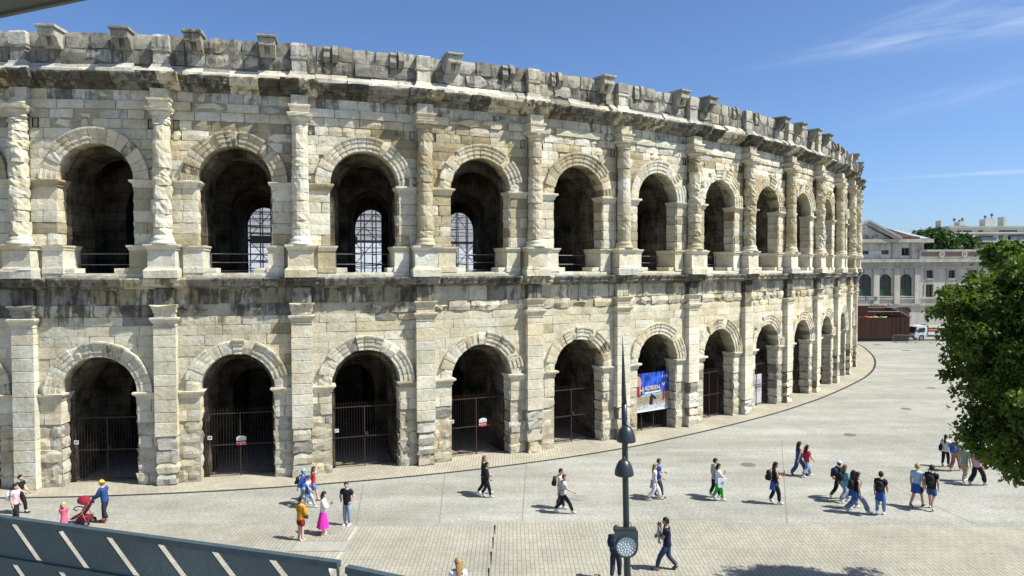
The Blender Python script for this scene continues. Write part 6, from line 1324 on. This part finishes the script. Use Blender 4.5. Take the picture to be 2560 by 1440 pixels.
cb = empty('crossbody_bag', ground(752, 1351), R(-35)); tag(cb, 'small dark bag at the hip of the person in mustard', 'bag')
b = MB(); rounded_bag(b, (.20, .10, .93), (.24, .10, .17)); b.build('pouch', plain('olive_bag', (.10, .08, .03), .7), cb, smooth=True); b = MB(); b.tube([(-.10, -.02, 1.44), (-.02, .155, 1.28), (.12, .16, 1.05), (.18, .12, .99)], .012, 5); b.tube([(-.10, -.02, 1.44), (.02, -.16, 1.2), (.19, .04, 1.0)], .012, 5); b.build('strap', M_TYRE, cb)
# three young walkers
w_ = person('child in a pale blue cap and blue jacket walking nearest the arcade', 757, 1262, HT(757, 1262, 1171), R(-80), (BLUE, 'long'), ('trousers', LJEANS), SNK, ('short', BRN), stride=.5, arms=('fwd', 'back'), cap=(.22, .45, .70), group=PG); backpack(w_, 'black backpack under the pale blue cap', BLACK, (.26, .16, .36))
person('child in a dark cap and blue gilet over a white T-shirt', 770, 1270, HT(770, 1270, 1187), RGT, (WHITE, 'short'), ('trousers', (.35, .42, .48)), SNK, ('short', BRN), stride=.62, lead=-1, arms=('back', 'fwd'), cap=(.05, .06, .08), vest=(BLUE, 'none'), group=PG)
person('person in a red top and denim shorts shading the eyes with one hand', 783, 1251, HT(783, 1251, 1165), R(-80), ((.55, .03, .06), 'none'), ('shorts', (.10, .20, .42)), (.25, .10, .06), ('long', BRN), stride=.45, arms=('down', 'head'), group=PG)
# pair in black
person('person with light brown hair, farther of the pair in black', 1209, 1236, HT(1209, 1236, 1138), RGT, (BLACK, 'long'), ('trousers', BLACK), SNK, ('long', LBR), stride=.5, lead=-1, arms=('down', 'fwd'), group=PG)
person('person in black top and leggings, nearer of the pair in black', 1215, 1243, HT(1215, 1243, 1154), RGT, (BLACK, 'long'), ('trousers', BLACK), SNK, ('long', DKB), 'tan', stride=.42, arms=('low', 'low'), group=PG)
# pair in T-shirts
w_ = person('person in a white T-shirt and sunglasses half hidden behind the grey T-shirt', 1400, 1271, HT(1400, 1271, 1171), R(-95), (WHITE, 'short'), ('trousers', (.06, .06, .07)), SNK, ('short', DKB), stride=.3, shades=True, look=-.4, group=PG); backpack(w_, 'dark red backpack of the person in sunglasses', (.06, .012, .015))
person('person in a grey T-shirt and dark trousers striding with one arm out', 1408, 1283, HT(1408, 1283, 1183), RGT, ((.45, .46, .45), 'short'), ('trousers', (.014, .015, .02)), SNK, ('short', (.10, .05, .02)), stride=.78, lead=1, arms=('back', 'out'), straps=(.04, .04, .05), group=PG)
# long-haired pair
person('person with short brown hair and blue jumper half hidden behind long hair', 1645, 1244, HT(1645, 1244, 1146), RGT, (BLUE, 'short'), ('trousers', (.05, .05, .06)), (.06, .06, .06), ('short', BRN), stride=.3, arms=('carry', 'low'), group=PG)
person('person with long light brown hair, white top, grey tunic and white trousers', 1635, 1250, HT(1635, 1250, 1158), RGT, ((.76, .76, .78), 'short'), ('loose', (.74, .74, .74)), (.45, .42, .36), ('long', (.22, .13, .06)), stride=.62, lead=-1, arms=('down', 'down'), jacket=(.30, .28, .36), group=PG)
# green trousers pair
person('person in a grey sweater and dark trousers behind the green trousers', 1786, 1243, HT(1786, 1243, 1145), R(-80), ((.36, .37, .38), 'long'), ('trousers', (.015, .018, .03)), SNK, ('short', DKB), stride=.35, look=-.4, group=PG)
q_ = person('person in a white T-shirt and bright green trousers looking at a phone', 1794, 1251, HT(1794, 1251, 1158), RGT, (WHITE, 'short'), ('trousers', (.03, .42, .05)), SNK, ('bob', DKB), stride=.38, arms=('phone', 'carry'), group=PG); phone(q_, 'phone held by the person in green trousers', -1)
tt = empty('tote_bag', q_[0].location, q_[0].rotation_euler[2]); tag(tt, 'white tote bag carried by the person in green trousers', 'bag'); b = MB(); b.box((.21, .14, .84), (.05, .36, .40), taper=1.05); b.build('bag', WPR, tt); b = MB(); b.tube([(.21, .02, 1.04), (.20, .06, 1.16), (.20, .18, 1.18), (.21, .24, 1.04)], .012, 5); b.build('handle', WPR, tt); b = MB(); b.box((.238, .14, .84), (.004, .13, .13)); b.build('print', plain('tote_print', (.35, .38, .42), .7), tt)
# phone walker in black
q_ = person('long-haired person in black vest and leggings holding up a phone', 1936, 1260, HT(1936, 1260, 1154), RGT, (BLACK, 'none'), ('trousers', BLACK), SNK, ('long', DKB), 'tan', stride=.32, arms=('phone', 'phone'), jacket=BLUE, group=PG); phone(q_, 'phone held by the person in the black vest'); backpack(q_, 'black backpack of the person in the black vest', BLACK)
# denim pair
person('person in blue overalls and a dark cap, farther walker of the denim pair', 1996, 1189, HT(1996, 1189, 1102), R(-70), ((.03, .08, .30), 'none'), ('loose', (.035, .085, .22)), (.05, .05, .07), ('long', DKB), 'tan', stride=.75, arms=('fwd', 'back'), cap=(.03, .03, .04), group=PG)
w_ = person('person in a red T-shirt and pale jeans, right walker of the denim pair', 2016, 1192, HT(2016, 1192, 1111), R(-75), ((.50, .03, .06), 'short'), ('flare', LJEANS), SNK, ('long', DKB), stride=.6, lead=-1, arms=('down', 'fwd'), group=PG)
sb = empty('shoulder_bag', w_[0].location, w_[0].rotation_euler[2]); tag(sb, 'patterned shoulder bag of the person in the red T-shirt', 'bag'); b = MB(); rounded_bag(b, (-.20, -.12, 1.0), (.10, .28, .26)); b.build('bag', plain('patterned_cloth', (.32, .32, .34), .8, 0, .8, 28), sb, smooth=True); b = MB(); b.tube([(-.2, -.2, 1.1), (-.1, -.06, 1.46), (-.18, .0, 1.1)], .012, 5); b.build('strap', M_TYRE, sb)
# group of four
w_ = person('person in pale blue cap and navy jacket, rearmost of the group of four', 2096, 1247, HT(2096, 1247, 1150), R(-70), (NAVY, 'long'), ('trousers', BLACK), (.4, .38, .34), ('short', DKB), stride=.8, cap=(.42, .55, .72), arms=('fwd', 'back'), group=PG); backpack(w_, 'large navy backpack under the pale blue cap with a pink toy', NAVY, (.34, .24, .46), (.60, .25, .28))
w_ = person('person in a teal patterned shirt and pale jeans in the group of four', 2110, 1256, HT(2110, 1256, 1160), R(-78), ((.16, .34, .42), 'long'), ('flare', LJEANS), SNK, ('long', LBR), stride=.5, lead=-1, arms=('low', 'low'), vest=((.20, .40, .50), 'none'), group=PG); backpack(w_, 'black backpack of the person in the teal shirt', BLACK, (.28, .18, .40))
person('person with long dark hair half hidden inside the group of four', 2131, 1272, HT(2131, 1272, 1174), R(-80), (BLACK, 'none'), ('flare', (.20, .28, .36)), SNK, ('long', DKB), stride=.5, lead=-1, jacket=BLUE, group=PG)
w_ = person('person with very long dark hair and flared blue jeans leading the group of four', 2141, 1283, HT(2141, 1283, 1177), RGT, (BLACK, 'none'), ('flare', (.14, .21, .30)), SNK, ('long', DKB), 'light', stride=.85, arms=('down', 'down'), jacket=BLUE, group=PG); backpack(w_, 'black backpack of the person in flared jeans', BLACK, (.28, .18, .40))
w_ = person('lone person in black T-shirt and jeans, blue jacket round the waist', 2201, 1288, HT(2201, 1288, 1178), R(-40), (BLACK, 'short'), ('trousers', (.20, .28, .38)), SNK, ('short', DKB), stride=.35, arms=('down', 'fwd'), jacket=BLUE, group=PG); backpack(w_, 'black backpack with pale print on the lone walker in jeans', BLACK)
person('blond person in a pale blue T-shirt, black shorts and black boots', 2291, 1268, HT(2291, 1268, 1157), R(-55), ((.34, .50, .66), 'short'), ('shorts', (.015, .02, .04)), BLACK, ('short', (.40, .24, .08)), stride=.62, arms=('down', 'down'), jacket=(.03, .08, .30), group=PG)
w_ = person('person in a black T-shirt, denim shorts and white trainers near the big tree', 2328, 1275, HT(2328, 1275, 1161), R(-45), (BLACK, 'short'), ('shorts', (.04, .09, .20)), SNK, ('short', DKB), stride=.5, lead=-1, arms=('down', 'down'), group=PG); backpack(w_, 'black backpack of the person in denim shorts', BLACK)
# by the tree
w_ = person('person in a white T-shirt and black trousers with a ponytail left of the tree', 2363, 1167, HT(2363, 1167, 1086), R(-50), (WHITE, 'short'), ('trousers', BLACK), BLACK, ('pony', DKB), stride=.35, arms=('down', 'down'), group=PG)
sb = empty('shoulder_bag', w_[0].location, w_[0].rotation_euler[2]); tag(sb, 'black shoulder bag of the person with the ponytail', 'bag'); b = MB(); rounded_bag(b, (-.21, -.06, .98), (.12, .34, .34)); b.build('bag', M_TYRE, sb, smooth=True); b = MB(); b.tube([(-.2, -.2, 1.12), (-.12, -.02, 1.46), (-.2, .08, 1.12)], .014, 5); b.build('strap', M_TYRE, sb)
w_ = person('person with a blue backpack partly hidden by the tree', 2388, 1178, HT(2388, 1178, 1092), R(-60), ((.30, .26, .12), 'short'), ('loose', (.32, .14, .12)), (.4, .38, .34), ('short', BRN), stride=.6, group=PG); backpack(w_, 'bright blue backpack left of the tree', (.03, .08, .42))
person('person in a green top and beige trousers partly hidden by the tree', 2410, 1205, HT(2410, 1205, 1108), R(-60), ((.24, .32, .24), 'short'), ('trousers', (.42, .34, .22)), SNK, ('short', BRN), stride=.55, lead=-1, group=PG)
person('person in a pink top and black trousers partly hidden by the tree', 2442, 1214, HT(2442, 1214, 1112), R(-70), ((.60, .36, .44), 'short'), ('loose', BLACK), (.3, .3, .3), ('long', DKB), stride=.7, group=PG)
# foreground
cr = person('person in a navy T-shirt and jeans carrying a baby beside the lamp column', 1668, 1428, HT(1668, 1428, 1292), R(75), ((.016, .014, .035), 'short'), ('trousers', (.035, .06, .11)), (.09, .055, .03), ('short', DKB), 'tan', stride=.62, lead=-1, arms=('carry', 'carry'), wide=1.08, z=.05, group='people on the foreground paving')
bpos = cr[0].location + Matrix.Rotation(cr[0].rotation_euler[2], 3, 'Z') @ Vector((0, .27, .93)); person('baby in pale green held against the chest of the person in navy', 0, 0, .68, R(75) + math.pi, ((.40, .44, .38), 'long'), ('loose', (.34, .38, .34)), (.36, .38, .34), ('short', LBR), big=1.7, wide=1.5, pos=bpos, arms=('carry', 'carry'), group='people on the foreground paving')
w_ = person('person in a dark navy jacket and jeans half hidden by the lamp column', 1539, 1452, HT(1539, 1452, 1316), R(-20), ((.018, .022, .045), 'long'), ('trousers', (.022, .03, .06)), (.05, .05, .06), ('short', BRN), stride=.3, arms=('low', 'low'), lean=.08, wide=1.1, z=.06, group='people on the foreground paving'); backpack(w_, 'dark blue backpack beside the lamp column', (.015, .02, .05))
person('blond person in a white T-shirt seen from behind at the bottom edge', 1146, 1560, HT(1146, 1560, 1396), R(8), (WHITE, 'short'), ('trousers', JEANS), SNK, ('long', (.36, .23, .09)), stride=.3, arms=('down', 'down'), big=1.05, straps=(.03, .03, .05), shades=True, look=.5, group='people on the foreground paving')
# pushchair
g_ = ground(212, 1310); PC = empty('pushchair', g_, LFT); tag(PC, 'red folding pushchair with hood pushed towards the left', 'pushchair'); M_PR = plain('red_fabric', (.24, .012, .025), .85, 0, .15, 9)
def PV(x, y, zz): return (x, y, zz)
for sd in (-1, 1):
    b = MB(); b.tube([PV(sd * .23, -.42, 1.04), PV(sd * .23, -.36, 1.02), PV(sd * .23, .02, .45), PV(sd * .23, .36, .12)], .016, 6); b.tube([PV(sd * .23, -.22, .12), PV(sd * .23, .0, .62), PV(sd * .23, .12, .72)], .014, 6); b.build('frame', M_CHROME, PC)
    b = MB(); b.tube([PV(sd * .23, -.44, 1.06), PV(sd * .20, -.50, 1.04)], .024, 7); b.build('handle', M_TYRE, PC)
    for y in (-.22, .36):
        wv = MB(); 
        for xo, r_ in ((-.05, .085), (-.05, .105), (.05, .105), (.05, .085)): wv.v += [(sd * .23 + xo, y + r_ * math.cos(2 * math.pi * i / 16), .107 + r_ * math.sin(2 * math.pi * i / 16)) for i in range(16)]
        wv.f = [(j * 16 + i, j * 16 + (i + 1) % 16, ((j + 1) % 4) * 16 + (i + 1) % 16, ((j + 1) % 4) * 16 + i) for j in range(4) for i in range(16)]; wv.mi = [0] * 64; wv.t = [(0, 0, 0, 0)] * 64; wh = wv.build('wheel', M_TYRE, PC); b = MB(); b.tube([(sd * .23 - .04, y, .107), (sd * .23 + .04, y, .107)], .075, 12); b.build('hub', M_CHROME, wh)
b = MB(); b.prism([(-.26, .93), (-.22, .96), (.10, .46), (.36, .36), (.38, .30), (.06, .36)], -.21, .21); b.v = [(v[1], v[0], v[2]) for v in b.v]; b.build('seat', M_PR, PC)
hv, hf = sphere(.23, .34, .30, (0, -.06, .86), 14, 10, lambda x, y, zz: zz > .05 and y > -.65); b = MB(); b.add([(x, y, zz + y * .25) for x, y, zz in hv], hf); b.build('hood', M_PR, PC, smooth=True)
b = MB(); b.tube([(-.21, .16, .60), (-.18, .34, .66), (0, .38, .67), (.18, .34, .66), (.21, .16, .60)], .022, 7); b.build('bumper_bar', M_TYRE, PC); b = MB(); b.box((0, -.02, .26), (.38, .40, .16), taper=1.1); b.build('basket', M_PR, PC); b = MB(); b.box((0, .44, .24), (.30, .16, .03)); b.build('footrest', M_TYRE, PC)
bpy.data.scenes.remove(GROW)
